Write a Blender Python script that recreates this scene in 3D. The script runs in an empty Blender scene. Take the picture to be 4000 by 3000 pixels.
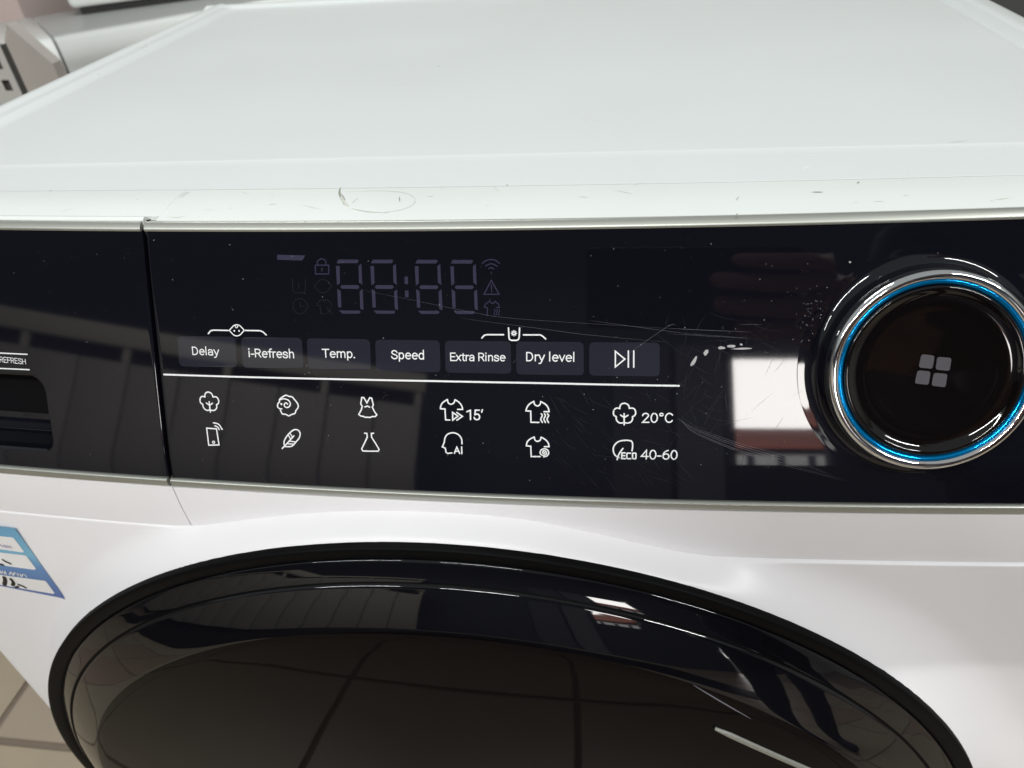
import bpy, bmesh, math, random, json
from mathutils import Vector, Matrix

# ------------------------------------------------------------------ camera, world, lamps
S = bpy.context.scene
COL = S.collection
R = math.radians

def cam_basis(yaw, pitch, roll):
    cy, sy, cp, sp = math.cos(yaw), math.sin(yaw), math.cos(pitch), math.sin(pitch)
    f = Vector((sy*cp, cy*cp, -sp)); r = Vector((cy, -sy, 0)); u = r.cross(f)
    cr, sr = math.cos(roll), math.sin(roll)
    return cr*r+sr*u, -sr*r+cr*u, f

CAM = Vector((0.36675, -0.21536, 0.96213))
r_, u_, f_ = cam_basis(-0.174044, 0.652540, -0.0851677)
cd = bpy.data.cameras.new('camera'); co = bpy.data.objects.new('camera', cd); COL.objects.link(co)
co.matrix_world = Matrix(((r_.x, u_.x, -f_.x, CAM.x), (r_.y, u_.y, -f_.y, CAM.y), (r_.z, u_.z, -f_.z, CAM.z), (0, 0, 0, 1)))
cd.sensor_width = 36; cd.lens = 2849.24/4000*36; cd.clip_start = 0.01; cd.clip_end = 200
cd.dof.use_dof = True; cd.dof.focus_distance = 0.285; cd.dof.aperture_fstop = 15.0
S.camera = co
S.view_settings.view_transform = 'Standard'; S.view_settings.look = 'None'
S.view_settings.exposure = 0.08; S.view_settings.gamma = 1

W = bpy.data.worlds.new('World'); S.world = W; W.use_nodes = True
W.node_tree.nodes['Background'].inputs[0].default_value = (0.94, 0.99, 1.0, 1)
W.node_tree.nodes['Background'].inputs[1].default_value = 0.34

def area(name, loc, target, sx, sy, power, col=(1, 1, 1)):
    l = bpy.data.lights.new(name, 'AREA'); l.shape = 'RECTANGLE'; l.size = sx; l.size_y = sy
    l.energy = power; l.color = col
    o = bpy.data.objects.new(name, l); COL.objects.link(o); o.location = loc
    d = Vector(target)-Vector(loc); o.rotation_euler = d.to_track_quat('-Z', 'Y').to_euler()
    return o
TUBES = [(-1.3, -1.8, 30), (0.3, -2.0, 42), (2.4, -1.4, 56), (-0.55, 1.05, 20)]
for (lx, ly, pw) in TUBES:
    area('ceiling_tube_light', (lx, ly, 2.72), (lx, ly, 0), 1.2, 0.05, pw, (0.97, 1.0, 0.97))
area('daylight_outside', (1.9, -5.0, 4.5), (2.2, -9.0, 1.5), 4.0, 2.0, 1500, (1.0, 0.98, 0.95))

# ------------------------------------------------------------------ materials
def mat(name, col, rough=0.5, metal=0.0, coat=0.0, var=0.0, bump=0.0, scale=60.0, emit=None, spec=0.5):
    m = bpy.data.materials.new(name); m.use_nodes = True
    nt = m.node_tree; b = nt.nodes['Principled BSDF']
    b.inputs['Base Color'].default_value = (*col, 1); b.inputs['Roughness'].default_value = rough
    b.inputs['Metallic'].default_value = metal; b.inputs['Coat Weight'].default_value = coat
    b.inputs['Specular IOR Level'].default_value = spec
    b.inputs['Coat Roughness'].default_value = 0.15
    if emit:
        b.inputs['Emission Color'].default_value = (*col, 1); b.inputs['Emission Strength'].default_value = emit
    if var or bump:
        tc = nt.nodes.new('ShaderNodeTexCoord'); n = nt.nodes.new('ShaderNodeTexNoise')
        n.inputs['Scale'].default_value = scale; n.inputs['Detail'].default_value = 5
        nt.links.new(tc.outputs['Object'], n.inputs['Vector'])
        if var:
            r = nt.nodes.new('ShaderNodeMapRange'); r.inputs[3].default_value = 1-var; r.inputs[4].default_value = 1+var
            mx = nt.nodes.new('ShaderNodeMix'); mx.data_type = 'RGBA'; mx.blend_type = 'MULTIPLY'
            mx.inputs[0].default_value = 1; mx.inputs[6].default_value = (*col, 1)
            nt.links.new(n.outputs['Fac'], r.inputs[0]); nt.links.new(r.outputs[0], mx.inputs[7])
            nt.links.new(mx.outputs[2], b.inputs['Base Color'])
            r2 = nt.nodes.new('ShaderNodeMapRange'); r2.inputs[3].default_value = rough*0.75; r2.inputs[4].default_value = min(1, rough*1.25)
            nt.links.new(n.outputs['Fac'], r2.inputs[0]); nt.links.new(r2.outputs[0], b.inputs['Roughness'])
        if bump:
            bp = nt.nodes.new('ShaderNodeBump'); bp.inputs['Strength'].default_value = bump; bp.inputs['Distance'].default_value = 0.001
            nt.links.new(n.outputs['Fac'], bp.inputs['Height']); nt.links.new(bp.outputs[0], b.inputs['Normal'])
    return m

M = dict(
    shade=mat('dark_plastic', (0.03, 0.028, 0.027), 0.6),
    enamel=mat('white_enamel', (0.75, 0.77, 0.768), 0.30, coat=0.2, var=0.012, scale=9, bump=0.02),
    strip=mat('white_plastic_strip', (0.745, 0.765, 0.75), 0.33, var=0.02, scale=25),
    plastic=mat('white_plastic', (0.82, 0.80, 0.825), 0.38, coat=0.0, var=0.012, scale=12, bump=0.01),
    steel=mat('painted_steel', (0.72, 0.69, 0.68), 0.4, var=0.02, scale=10),
    silver=mat('silver_trim', (0.40, 0.405, 0.37), 0.38, metal=0.7),
    chrome=mat('chrome', (0.80, 0.80, 0.80), 0.06, metal=1.0),
    blue=mat('blue_anodised_ring', (0.0, 0.24, 0.58), 0.12, metal=0.8),
    gloss=mat('black_gloss', (0.0047, 0.0047, 0.0080), 0.035),
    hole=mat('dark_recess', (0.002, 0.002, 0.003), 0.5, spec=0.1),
    gasket=mat('black_rubber', (0.002, 0.002, 0.0025), 0.5, spec=0.08),
    glass=mat('smoked_door_glass', (0.0028, 0.0020, 0.0024), 0.03, spec=0.08),
    bezel=mat('black_door_rim', (0.0034, 0.0034, 0.0048), 0.03),
    knob=mat('black_knob_plastic', (0.0035, 0.0026, 0.0028), 0.04),
    print=mat('white_print', (0.80, 0.80, 0.82), 0.5),
    button=mat('slate_touch_field', (0.0185, 0.0190, 0.0290), 0.035),
    seg=mat('display_segment', (0.040, 0.036, 0.066), 0.035),
    dim=mat('display_icon_line', (0.038, 0.032, 0.066), 0.04),
    dimmer=mat('display_icon_faint', (0.016, 0.014, 0.022), 0.04),
    logo=mat('grey_logo', (0.085, 0.080, 0.090), 0.12),
    scratch=mat('scratch_line', (0.14, 0.14, 0.165), 0.12),
    hair=mat('hair_scratch', (0.036, 0.036, 0.047), 0.04),
    chip=mat('adhesive_residue', (0.40, 0.385, 0.395), 0.7, var=0.25, scale=900),
    dust=mat('dust_speck', (0.42, 0.42, 0.42), 0.9),
    grime=mat('grey_scuff', (0.30, 0.31, 0.26), 0.7),
    faint=mat('faint_scuff', (0.62, 0.62, 0.56), 0.6),
    pale=mat('pale_scratch', (0.92, 0.93, 0.92), 0.5),
    field=mat('sticker_white', (0.80, 0.78, 0.78), 0.5),
    ink=mat('marker_ink', (0.012, 0.011, 0.010), 0.6),
    mauve=mat('sticker_small_print', (0.38, 0.33, 0.50), 0.6),
)

# ------------------------------------------------------------------ mesh helpers
def link(name, me, m=None, parent=None, smooth=True):
    o = bpy.data.objects.new(name, me); COL.objects.link(o)
    if m: me.materials.append(m)
    if smooth:
        for p in me.polygons: p.use_smooth = True
    if parent: o.parent = parent
    return o
def mesh(name, v, f, m=None, parent=None, smooth=True):
    me = bpy.data.meshes.new(name); me.from_pydata([tuple(a) for a in v], [], f); me.update()
    return link(name, me, m, parent, smooth)
def empty(name, loc=(0, 0, 0), rz=0):
    o = bpy.data.objects.new(name, None); COL.objects.link(o); o.location = loc; o.rotation_euler = (0, 0, rz)
    o.empty_display_size = 0.05; return o
def tag(o, label=None, cat=None, group=None, kind=None):
    if label: o['label'] = label
    if cat: o['category'] = cat
    if group: o['group'] = group
    if kind: o['kind'] = kind
    return o
def grid(name, xs, vs, fn, m, parent, back=None, sharp=None):
    """surface grid fn(x, v) with skirts pulled back by vector back"""
    n, k = len(xs), len(vs)
    v = [Vector(fn(x, t)) for t in vs for x in xs]
    f = [(j*n+i, j*n+i+1, (j+1)*n+i+1, (j+1)*n+i) for j in range(k-1) for i in range(n-1)]
    if back is not None:
        ring = [i for i in range(n)] + [j*n+n-1 for j in range(1, k)] + [(k-1)*n+i for i in range(n-2, -1, -1)] + [j*n for j in range(k-2, 0, -1)]
        b0 = len(v); bk = Vector(back)
        front = [v[i].copy() for i in ring]      # skirt keeps its own top edge: crisp shading
        v += front; v += [a+bk for a in front]; q = len(ring)
        f += [(b0+(i+1) % q, b0+i, b0+q+i, b0+q+(i+1) % q) for i in range(q)]
    return mesh(name, v, f, m, parent)
def box(name, lo, hi, m, parent, bevel=0.0, rot=None):
    bm = bmesh.new(); bmesh.ops.create_cube(bm, size=1)
    for q in bm.verts:
        q.co = Vector(((lo[0]+hi[0])/2+q.co.x*(hi[0]-lo[0]), (lo[1]+hi[1])/2+q.co.y*(hi[1]-lo[1]), (lo[2]+hi[2])/2+q.co.z*(hi[2]-lo[2])))
    if bevel: bmesh.ops.bevel(bm, geom=bm.edges[:], offset=bevel, segments=3, affect='EDGES', profile=0.5)
    me = bpy.data.meshes.new(name); bm.to_mesh(me); bm.free()
    return link(name, me, m, parent, smooth=bool(bevel) and bevel > 0.002)
def lathe(name, prof, frame, m, parent, seg=160, a0=0, a1=360):
    """prof: (r, h); frame(r, ang, h) -> Vector"""
    full = abs(a1-a0-360) < 1e-6; n = seg if full else seg+1; v = []; f = []
    for (r, h) in prof:
        for i in range(n): v.append(frame(r, R(a0+(a1-a0)*i/seg), h))
    for j in range(len(prof)-1):
        for i in range(seg):
            i2 = (i+1) % n
            f.append((j*n+i, j*n+i2, (j+1)*n+i2, (j+1)*n+i))
    return mesh(name, v, f, m, parent)
def spline(P, closed, sub=6):
    n = len(P); out = []
    rng = range(n) if closed else range(n-1)
    for i in rng:
        a = P[(i-1) % n] if closed or i > 0 else P[i]; b = P[i]; c = P[(i+1) % n]
        d = P[(i+2) % n] if closed or i+2 < n else c
        for k in range(sub):
            t = k/sub
            out.append(tuple(0.5*((2*b[j])+(-a[j]+c[j])*t+(2*a[j]-5*b[j]+4*c[j]-d[j])*t*t+(-a[j]+3*b[j]-3*c[j]+d[j])*t**3) for j in (0, 1)))
    if not closed: out.append(tuple(P[-1]))
    return out
def ribbon(P, w, closed=False, smooth=False, caps=True, step=None, taper=False):
    """flat stroke in 2-D -> verts, faces (no overlapping faces)"""
    P = [tuple(a) for a in P]
    if smooth: P = spline(P, closed)
    if step:
        Q = []
        for a, b in zip(P, P[1:]):
            k = max(1, int(math.hypot(b[0]-a[0], b[1]-a[1])/step))
            Q += [(a[0]+(b[0]-a[0])*i/k, a[1]+(b[1]-a[1])*i/k) for i in range(k)]
        P = Q+[P[-1]]
    n = len(P); V = []; F = []
    for i in range(n):
        a = Vector(P[(i-1) % n]) if closed or i > 0 else None
        b = Vector(P[i]); c = Vector(P[(i+1) % n]) if closed or i < n-1 else None
        d1 = (b-a).normalized() if a is not None and (b-a).length > 1e-9 else None
        d2 = (c-b).normalized() if c is not None and (c-b).length > 1e-9 else None
        if d1 is None: d1 = d2
        if d2 is None: d2 = d1
        t = (d1+d2); t = t.normalized() if t.length > 1e-6 else d1
        nn = Vector((-t.y, t.x)); cosv = max(0.45, nn.dot(Vector((-d1.y, d1.x))))
        ww = w*(0.15+0.85*math.sin(math.pi*min(1, max(0, i/(n-1))))) if taper else w
        o = nn*(ww/2/cosv); V += [tuple(b+o), tuple(b-o)]
    m = n if closed else n-1
    for i in range(m):
        j = (i+1) % n; F.append((2*i, 2*i+1, 2*j+1, 2*j))
    if caps and not closed:
        for e, (p, q) in enumerate(((0, 1), (n-1, n-2))):
            c = Vector(P[p]); d = (c-Vector(P[q])).normalized(); nn = Vector((-d.y, d.x)); base = len(V)
            ks = [math.pi*k/6 for k in range(1, 6)]
            V += [tuple(c+nn*(w/2*math.cos(k))+d*(w/2*math.sin(k))) for k in ks]
            l, r = (2*p, 2*p+1) if e == 1 else (2*p+1, 2*p)
            F.append((l, *range(base, base+5), r))
    return V, F

# ------------------------------------------------------------------ the machine's front surfaces
WD = 0.595
def bow(x): return 1-((x-WD/2)/(WD/2))**2
PB = 0.01154; P0Y, P0Z, P1Y, P1Z = 0.03983, 0.84530, -0.00627, 0.75201
PL = math.hypot(P1Y-P0Y, P1Z-P0Z); TY, TZ = (P1Y-P0Y)/PL, (P1Z-P0Z)/PL
NY, NZ = TZ, -TY                       # outward normal of the tilted panel (y, z)
def pan(x, s, h=0.0):
    """point on the tilted black panel: x, distance s down from its top edge, height h above it"""
    q = 2*s/PL-1; h = h-(0.0011 if q > 0 else 0.0005)*q**6
    return Vector((x, P0Y-PB*bow(x)+TY*s+NY*h, P0Z+TZ*s+NZ*h))
def yF(x): return P1Y-0.0003-PB*bow(x)
CZ = [(-.02, .7222), (.150, .7222), (.172, .7225), (.186, .7242), (.200, .7277), (.214, .7313), (.232, .7354), (.251, .7388), (.2736, .7412), (.2955, .7419), (.318, .7412), (.334, .7395), (.3478, .7364), (.3685, .7309), (.384, .7264), (.394, .7238), (.408, .7213), (.43, .7209), (.62, .7207)]
def zc(x):
    for (a, za), (b, zb) in zip(CZ, CZ[1:]):
        if x <= b: return za+(zb-za)*(x-a)/(b-a)
    return CZ[-1][1]
DX, DZ = 0.2979, 0.5072                # door centre
DU, DV, DW = 0.9374, 0.8277, 0.9374    # half-axes of the slightly flattened round door (sides, top, bottom)
def door_r(x, z):
    return math.hypot((x-DX)/DU, (z-DZ)/(DV if z > DZ else DW))
def body_y(x, z, inner=True):
    r = door_r(x, z); t = max(0.0, min(1.0, (r-0.2775)/(0.016+0.016*max(0, min(1, (x-.10)/.10))))); s = (1-t)**2.1
    yb = yF(x)-0.0012
    y = yb*(1-s)+(-0.0305)*s
    e = min(x-0.0, 0.600-x)            # rounded vertical edges
    if e < 0.008: y += 0.008-math.sqrt(max(0, 0.008**2-(0.008-e)**2))
    return y
def lin(a, b, n): return [a+(b-a)*i/(n-1) for i in range(n)]
GX0, GX1 = 0.1803, 0.1820              # gap between drawer and control panel

DATA = json.loads(r'''{"icons":[["divider_line",null,[[[[183.93,58.37],[213.35,58.21],[256.89,57.88],[298.42,57.71],[338.25,57.76],[390.86,58.28]],0,0,0.7]],[],"print"],
["play_pause_icon",null,[[[[367.24,45.39],[367.36,51.26],[370.8,48.3]],0,1,0.53],[[[372.0,45.25],[372.15,51.35]],0,0,0.53],[[[373.97,45.24],[374.13,
51.34]],0,0,0.53]],[],"print"],["baby_lock_bracket",null,[[[[205.38,40.93],[206.54,39.71],[207.85,39.45],[214.17,39.42]],0,0,0.53],[[[221.41,39.26],
[227.7,39.23],[228.92,39.65],[230.24,40.84]],0,0,0.53]],[],"print"],["baby_face_icon",null,[[[[220.89,39.23],[220.49,38.59],[220.03,38.12],[219.66,
37.69],[219.2,37.34],[218.64,37.14],[218.03,37.07],[217.41,37.16],[216.82,37.4],[216.29,37.76],[215.85,38.22],[215.29,38.7],[214.77,39.37],[215.18,
40.01],[215.65,40.48],[216.01,40.91],[216.48,41.26],[217.03,41.47],[217.65,41.53],[218.27,41.44],[218.86,41.2],[219.39,40.84],[219.83,40.38],[220.38,
39.89]],1,1,0.42],[[[217.36,37.49],[217.39,38.08],[217.93,38.26],[218.4,37.91],[218.15,37.55]],1,0,0.3]],[[216.75,39.54,0.36],[218.77,39.5,0.36]],
"print"],["rinse_bracket",null,[[[[317.02,40.71],[317.96,39.68],[319.0,39.42],[325.37,39.37]],0,0,0.53],[[[332.86,39.39],[339.26,39.35],[340.11,39.8],
[341.29,40.85]],0,0,0.53]],[],"print"],["rinse_tub_icon",null,[[[[327.26,36.8],[327.41,40.2],[327.58,41.08],[328.35,41.49],[330.39,41.48],[331.1,
41.05],[331.31,40.17],[331.47,36.84]],0,0,0.53],[[[329.78,38.78],[330.3,38.77]],0,0,0.4],[[[329.64,39.1],[330.01,39.47]],0,0,0.4],[[[329.32,39.24],
[329.31,39.76]],0,0,0.4],[[[328.99,39.1],[328.62,39.48]],0,0,0.4],[[[328.86,38.78],[328.33,38.79]],0,0,0.4],[[[329.0,38.46],[328.63,38.09]],0,0,0.4],
[[[329.32,38.32],[329.32,37.8]],0,0,0.4],[[[329.64,38.46],[330.02,38.08]],0,0,0.4]],[],"print"],["cotton_icon",null,[[[[369.38,67.23],[369.36,66.5],
[369.84,65.55],[371.04,65.12],[372.25,65.58],[372.8,66.45],[372.89,67.08]],1,0,0.53],[[[372.89,67.08],[374.09,66.98],[374.91,67.47],[375.3,68.72],
[374.97,69.77],[374.14,70.3]],1,0,0.53],[[[374.14,70.3],[374.2,71.25],[373.63,72.31],[372.43,72.79],[371.11,72.6]],1,0,0.53],[[[371.11,72.6],[369.8,
72.83],[368.78,72.38],[368.16,71.45],[368.09,70.39]],1,0,0.53],[[[368.09,70.39],[367.21,69.78],[367.01,68.73],[367.37,67.57],[368.26,67.02],[369.38,
67.23]],1,0,0.53],[[[371.03,69.15],[371.13,73.5]],0,0,0.53],[[[369.73,69.74],[371.07,70.66]],0,0,0.53],[[[372.46,69.76],[371.07,70.66]],0,0,0.53]],[],
"print"],["cotton_icon",null,[[[[201.42,67.09],[201.4,66.36],[201.88,65.41],[203.08,64.98],[204.29,65.44],[204.84,66.31],[204.93,66.94]],1,0,0.53],
[[[204.93,66.94],[206.13,66.84],[206.95,67.33],[207.34,68.58],[207.01,69.63],[206.18,70.16]],1,0,0.53],[[[206.18,70.16],[206.24,71.11],[205.67,72.17],
[204.47,72.65],[203.15,72.46]],1,0,0.53],[[[203.15,72.46],[201.84,72.69],[200.82,72.24],[200.2,71.31],[200.13,70.25]],1,0,0.53],[[[200.13,70.25],
[199.25,69.64],[199.05,68.59],[199.41,67.43],[200.3,66.88],[201.42,67.09]],1,0,0.53],[[[203.07,69.01],[203.17,73.36]],0,0,0.53],[[[201.77,69.6],
[203.11,70.52]],0,0,0.53],[[[204.5,69.62],[203.11,70.52]],0,0,0.53]],[],"print"],["wool_icon",null,[[[[234.62,70.75],[233.67,70.7],[232.87,69.98],
[233.05,68.73],[233.75,67.88],[233.96,66.84],[235.19,65.88],[236.74,65.09],[238.0,65.46],[239.47,65.74],[240.26,66.7],[241.04,67.62],[241.69,68.84],
[241.52,70.08],[240.67,71.15],[240.07,72.42],[238.54,72.97],[237.42,73.56],[236.09,72.98],[234.68,72.83],[234.19,71.89],[233.94,71.19]],1,0,0.53],
[[[234.12,67.04],[235.78,66.57],[237.67,67.12],[238.42,68.54],[237.69,69.85],[236.38,70.06],[235.72,69.17],[236.43,68.2],[237.25,68.71]],1,0,0.5]],
[[234.55,68.8,0.45]],"print"],["phone_icon",null,[[[[200.84,80.27],[205.22,80.41],[205.7,87.24],[201.03,87.61]],0,1,0.53],[[[204.12,77.86],[206.39,
78.43],[207.76,80.5]],1,0,0.53],[[[204.62,79.15],[205.75,79.57],[206.41,80.65]],1,0,0.53],[[[203.37,85.72],[203.87,86.17],[203.28,86.72],[202.79,
86.23]],1,1,0.4]],[],"print"],["feather_icon",null,[[[[233.48,87.48],[236.42,84.51],[238.99,81.87]],0,0,0.53],[[[234.67,86.58],[234.57,84.38],[236.42,
81.55],[238.94,79.43],[240.88,79.35],[241.73,80.7],[241.17,82.62],[239.68,84.37],[237.73,86.27],[234.76,86.57]],1,0,0.53],[[[236.62,81.76],[237.5,
83.32]],0,0,0.45],[[[237.42,80.88],[238.42,82.61]],0,0,0.45],[[[235.94,85.25],[238.39,85.39]],0,0,0.45],[[[237.01,84.19],[239.33,84.34]],0,0,0.45]],
[],"print"],["dress_icon",null,[[[[268.52,65.03],[269.35,65.01],[270.52,67.09],[271.82,65.02],[272.55,65.12],[273.13,67.82],[272.67,68.77],[273.42,
70.46],[274.38,71.86],[273.73,72.57],[272.49,72.61],[271.44,73.05],[270.62,72.92],[269.58,73.03],[268.77,72.65],[267.73,72.56],[266.93,71.97],[268.07,
70.01],[268.55,68.57],[267.94,67.57]],0,1,0.53],[[[269.66,68.78],[270.63,68.38],[271.56,68.8]],0,0,0.53]],[],"print"],["flask_icon",null,[[[[268.97,
79.56],[269.88,79.61],[270.02,81.05],[269.1,82.95],[267.39,86.14],[267.77,86.97],[270.37,86.99],[274.21,86.83],[274.66,86.07],[273.43,83.83],[271.8,
81.19],[271.76,79.54],[272.72,79.42]],0,0,0.53]],[],"print"],["quick_wash_icon",null,[[[[303.09,64.88],[303.47,66.26],[304.56,66.73],[305.68,66.09],
[306.12,64.9]],1,0,0.53],[[[306.12,64.9],[307.74,65.96],[308.73,67.32],[309.06,68.69]],1,0,0.53],[[[309.06,68.69],[307.05,68.74]],0,0,0.53],[[[303.09,
64.88],[301.27,66.12],[300.46,67.38],[300.23,68.64]],1,0,0.53],[[[300.23,68.64],[302.03,68.68],[302.2,73.05],[303.86,73.08]],0,0,0.53],[[[305.04,
69.99],[305.02,73.05],[307.15,71.43]],0,1,0.53],[[[306.69,69.95],[308.92,71.47],[306.68,73.06]],0,0,0.53]],[],"print"],["steam_wash_icon",null,
[[[[336.82,64.89],[337.17,66.16],[338.21,66.69],[339.17,66.13],[339.48,64.95]],1,0,0.53],[[[339.48,64.95],[341.21,65.95],[342.28,67.29],[342.68,
68.87]],1,0,0.53],[[[342.68,68.87],[340.69,68.91]],0,0,0.53],[[[336.82,64.89],[335.09,66.07],[334.2,67.31],[333.74,68.69]],1,0,0.53],[[[333.74,68.69],
[335.62,68.79],[335.69,73.18],[338.74,73.16]],0,0,0.53],[[[339.68,69.75],[340.08,70.48],[339.49,71.86],[340.08,73.16]],1,0,0.53],[[[340.88,69.72],
[341.28,70.45],[340.69,71.83],[341.28,73.14]],1,0,0.53],[[[342.07,69.7],[342.48,70.43],[341.89,71.81],[342.48,73.11]],1,0,0.53]],[],"print"],
["spin_dry_icon",null,[[[[336.95,79.01],[337.29,80.27],[338.21,80.72],[339.23,80.23],[339.63,79.02]],1,0,0.53],[[[339.63,79.02],[341.25,79.95],
[342.32,81.17],[342.73,82.75]],1,0,0.53],[[[342.73,82.75],[340.85,82.8]],0,0,0.53],[[[336.95,79.01],[335.06,80.11],[334.16,81.25],[333.89,82.65]],1,0,
0.53],[[[333.89,82.65],[335.59,82.74],[335.78,86.93],[339.24,86.83]],0,0,0.53],[[[340.59,86.88],[341.88,86.51],[342.55,85.21],[342.06,84.05],[340.85,
83.63],[339.64,84.17],[339.24,85.3],[339.78,86.06],[340.86,86.26],[341.66,85.59],[341.39,84.62],[340.64,84.42],[340.18,85.13],[340.64,85.54],[341.02,
85.19]],1,0,0.5]],[],"print"],["head_icon",null,[[[[304.32,86.43],[302.63,86.71],[302.0,86.22],[301.76,84.61],[300.57,84.08],[301.41,82.21]],0,0,
0.53],[[[301.41,82.21],[301.67,80.65],[302.6,79.07],[304.29,78.28],[305.95,78.32],[307.46,79.15],[308.39,80.72],[308.49,82.61]],1,0,0.53]],[],
"print"],["ai_lettering",null,[[[[305.35,86.56],[306.38,83.98],[307.49,86.55]],0,0,0.53],[[[305.79,85.7],[307.04,85.65]],0,0,0.53],[[[308.33,83.83],
[308.33,86.52]],0,0,0.53]],[],"print"],["eco_leaf_icon",null,[[[[374.32,83.64],[374.52,81.82],[374.36,80.44],[373.92,79.76]],1,0,0.53],[[[373.92,
79.76],[372.19,79.54],[370.16,79.77],[368.55,80.55],[367.46,81.96],[367.23,83.36],[367.52,84.75],[368.26,85.8],[369.5,86.46]],1,0,0.53],[[[370.88,
82.79],[369.86,84.27],[369.08,86.0],[368.8,87.3]],1,0,0.53]],[],"print"],["eco_lettering",null,[[[[371.74,84.55],[370.52,84.57],[370.49,86.83],
[371.87,86.84]],0,0,0.53],[[[370.5,85.67],[371.62,85.64]],0,0,0.53],[[[373.84,84.61],[372.55,84.64],[372.38,84.96],[372.46,86.57],[372.67,86.82],
[373.89,86.79]],0,0,0.53],[[[374.71,84.55],[375.72,84.57],[375.85,84.78],[375.86,86.54],[375.7,86.8],[374.81,86.77],[374.6,86.56],[374.55,84.76]],0,1,
0.53]],[],"print"],["print_line",null,[[[[88.12,52.81],[107.19,52.41],[120.63,52.39]],0,0,0.5]],[],"print"],["print_line",null,[[[[86.89,59.5],
[106.06,59.12],[120.59,58.99]],0,0,0.5]],[],"print"]],"dim":[["lock_icon",null,[[[[252.39,13.46],[257.81,13.44],[257.61,16.77],[252.28,16.8]],0,1,
0.42],[[[253.24,13.37],[253.42,11.96],[255.07,11.0],[256.6,11.82],[256.7,13.35]],1,0,0.42],[[[255.03,14.68],[254.97,15.64]],0,0,0.42]],[],"dim"],
["tub_icon",null,[[[[242.75,18.73],[242.58,23.19],[243.33,24.08],[247.13,24.04],[247.81,23.14],[247.95,18.91]],0,0,0.3],[[[245.27,20.05],[245.1,
22.5]],0,0,0.3]],[],"dimmer"],["baby_icon",null,[[[[258.46,21.4],[258.02,20.67],[257.51,20.13],[257.08,19.63],[256.56,19.23],[255.93,18.99],[255.24,
18.91],[254.54,19.0],[253.88,19.25],[253.3,19.66],[252.82,20.17],[252.23,20.72],[251.7,21.46],[252.14,22.19],[252.66,22.73],[253.08,23.24],[253.61,
23.64],[254.24,23.88],[254.93,23.96],[255.63,23.87],[256.29,23.61],[256.87,23.2],[257.35,22.69],[257.94,22.14]],1,1,0.3]],[],"dimmer"],["clock_icon",
null,[[[[242.24,29.4],[243.11,27.23],[245.41,26.39],[247.62,27.39],[248.21,29.32],[247.13,31.32],[245.02,32.16],[242.96,31.38]],1,1,0.3],[[[245.31,
27.87],[245.21,29.36],[246.92,29.34]],0,0,0.3]],[],"dimmer"],["shirt_icon",null,[[[[253.4,29.79],[253.44,29.12],[252.17,28.91],[253.08,27.2],[254.78,
26.55],[255.3,27.26],[255.95,26.54],[257.56,27.24],[258.17,28.84]],0,0,0.3],[[[253.52,30.01],[253.49,32.04],[254.91,32.11]],0,0,0.3],[[[256.09,29.76],
[257.99,31.98]],0,0,0.3],[[[257.88,29.74],[256.35,31.78]],0,0,0.3]],[],"dimmer"],["wifi_icon",null,[[[[317.62,12.82],[319.03,11.77],[320.88,11.38],
[322.68,11.79],[324.12,12.85]],1,0,0.42],[[[318.82,13.74],[320.93,12.93],[323.17,13.83]],1,0,0.42],[[[320.03,14.73],[320.91,14.36],[321.88,14.8]],1,0,
0.42],[[[320.96,16.06],[320.95,16.67]],0,0,0.3]],[],"dim"],["warning_icon",null,[[[[320.92,19.06],[323.83,24.21],[318.08,24.22]],0,1,0.42],[[[320.97,
20.71],[320.95,22.36]],0,0,0.4]],[[321.01,23.18,0.3]],"dim"],["steam_icon",null,[[[[322.66,29.12],[323.96,29.12],[323.55,27.84],[322.16,26.8],[321.8,
27.49],[320.92,27.56],[320.22,26.8],[318.63,27.85],[318.08,29.07],[319.24,29.13],[319.2,32.19]],0,0,0.36],[[[321.95,29.82],[322.22,30.44],[321.82,
31.31],[322.2,32.01]],1,0,0.3],[[[322.79,29.81],[323.06,30.44],[322.67,31.31],[323.05,32.0]],1,0,0.3],[[[323.63,29.81],[323.91,30.43],[323.51,31.3],
[323.89,32.0]],1,0,0.3]],[],"dim"]],"texts":[["Delay",[197.53,49.81],[209.5,49.78],3.42],["i-Refresh",[222.05,50.07],[241.41,50.0],3.58],["Temp.",
[252.96,49.45],[266.59,49.33],3.57],["Speed",[281.11,49.4],[294.41,49.38],3.57],["Extra Rinse",[304.55,49.73],[326.1,49.6],3.29],["Dry level",[333.86,
49.43],[352.12,49.53],3.58],["15'",[310.43,72.96],[317.11,72.87],4.3],["20\u00b0C",[377.62,72.64],[389.2,72.48],3.92],["40-60",[377.56,87.03],[391.47,
86.93],3.93],["REFRESH",[106.61,56.44],[119.51,56.84],2.52]],"buttons":[[[191.65,42.41],[217.0,41.96],[216.73,54.27],[191.23,54.63]],[[219.39,42.08],
[245.0,41.78],[245.15,53.91],[219.13,54.35]],[[247.11,41.84],[272.88,41.85],[272.86,53.9],[246.88,54.24]],[[275.03,41.89],[300.65,41.82],[300.68,
54.19],[274.85,54.29]],[[302.64,41.86],[328.05,41.88],[328.19,54.33],[302.61,54.28]],[[330.1,41.96],[355.41,41.96],[355.69,54.57],[330.12,54.55]],
[[357.54,42.05],[383.33,42.13],[383.74,54.74],[357.71,54.63]]],"segs":[[[[261.74,11.31],[269.66,11.3],[269.9,11.78],[269.23,12.65],[261.0,12.67]],
[[270.87,12.82],[269.73,13.7],[269.6,19.82],[270.92,20.87]],[[270.95,22.45],[269.69,23.34],[269.65,30.01],[270.93,30.42]],[[261.02,30.72],[269.43,
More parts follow.
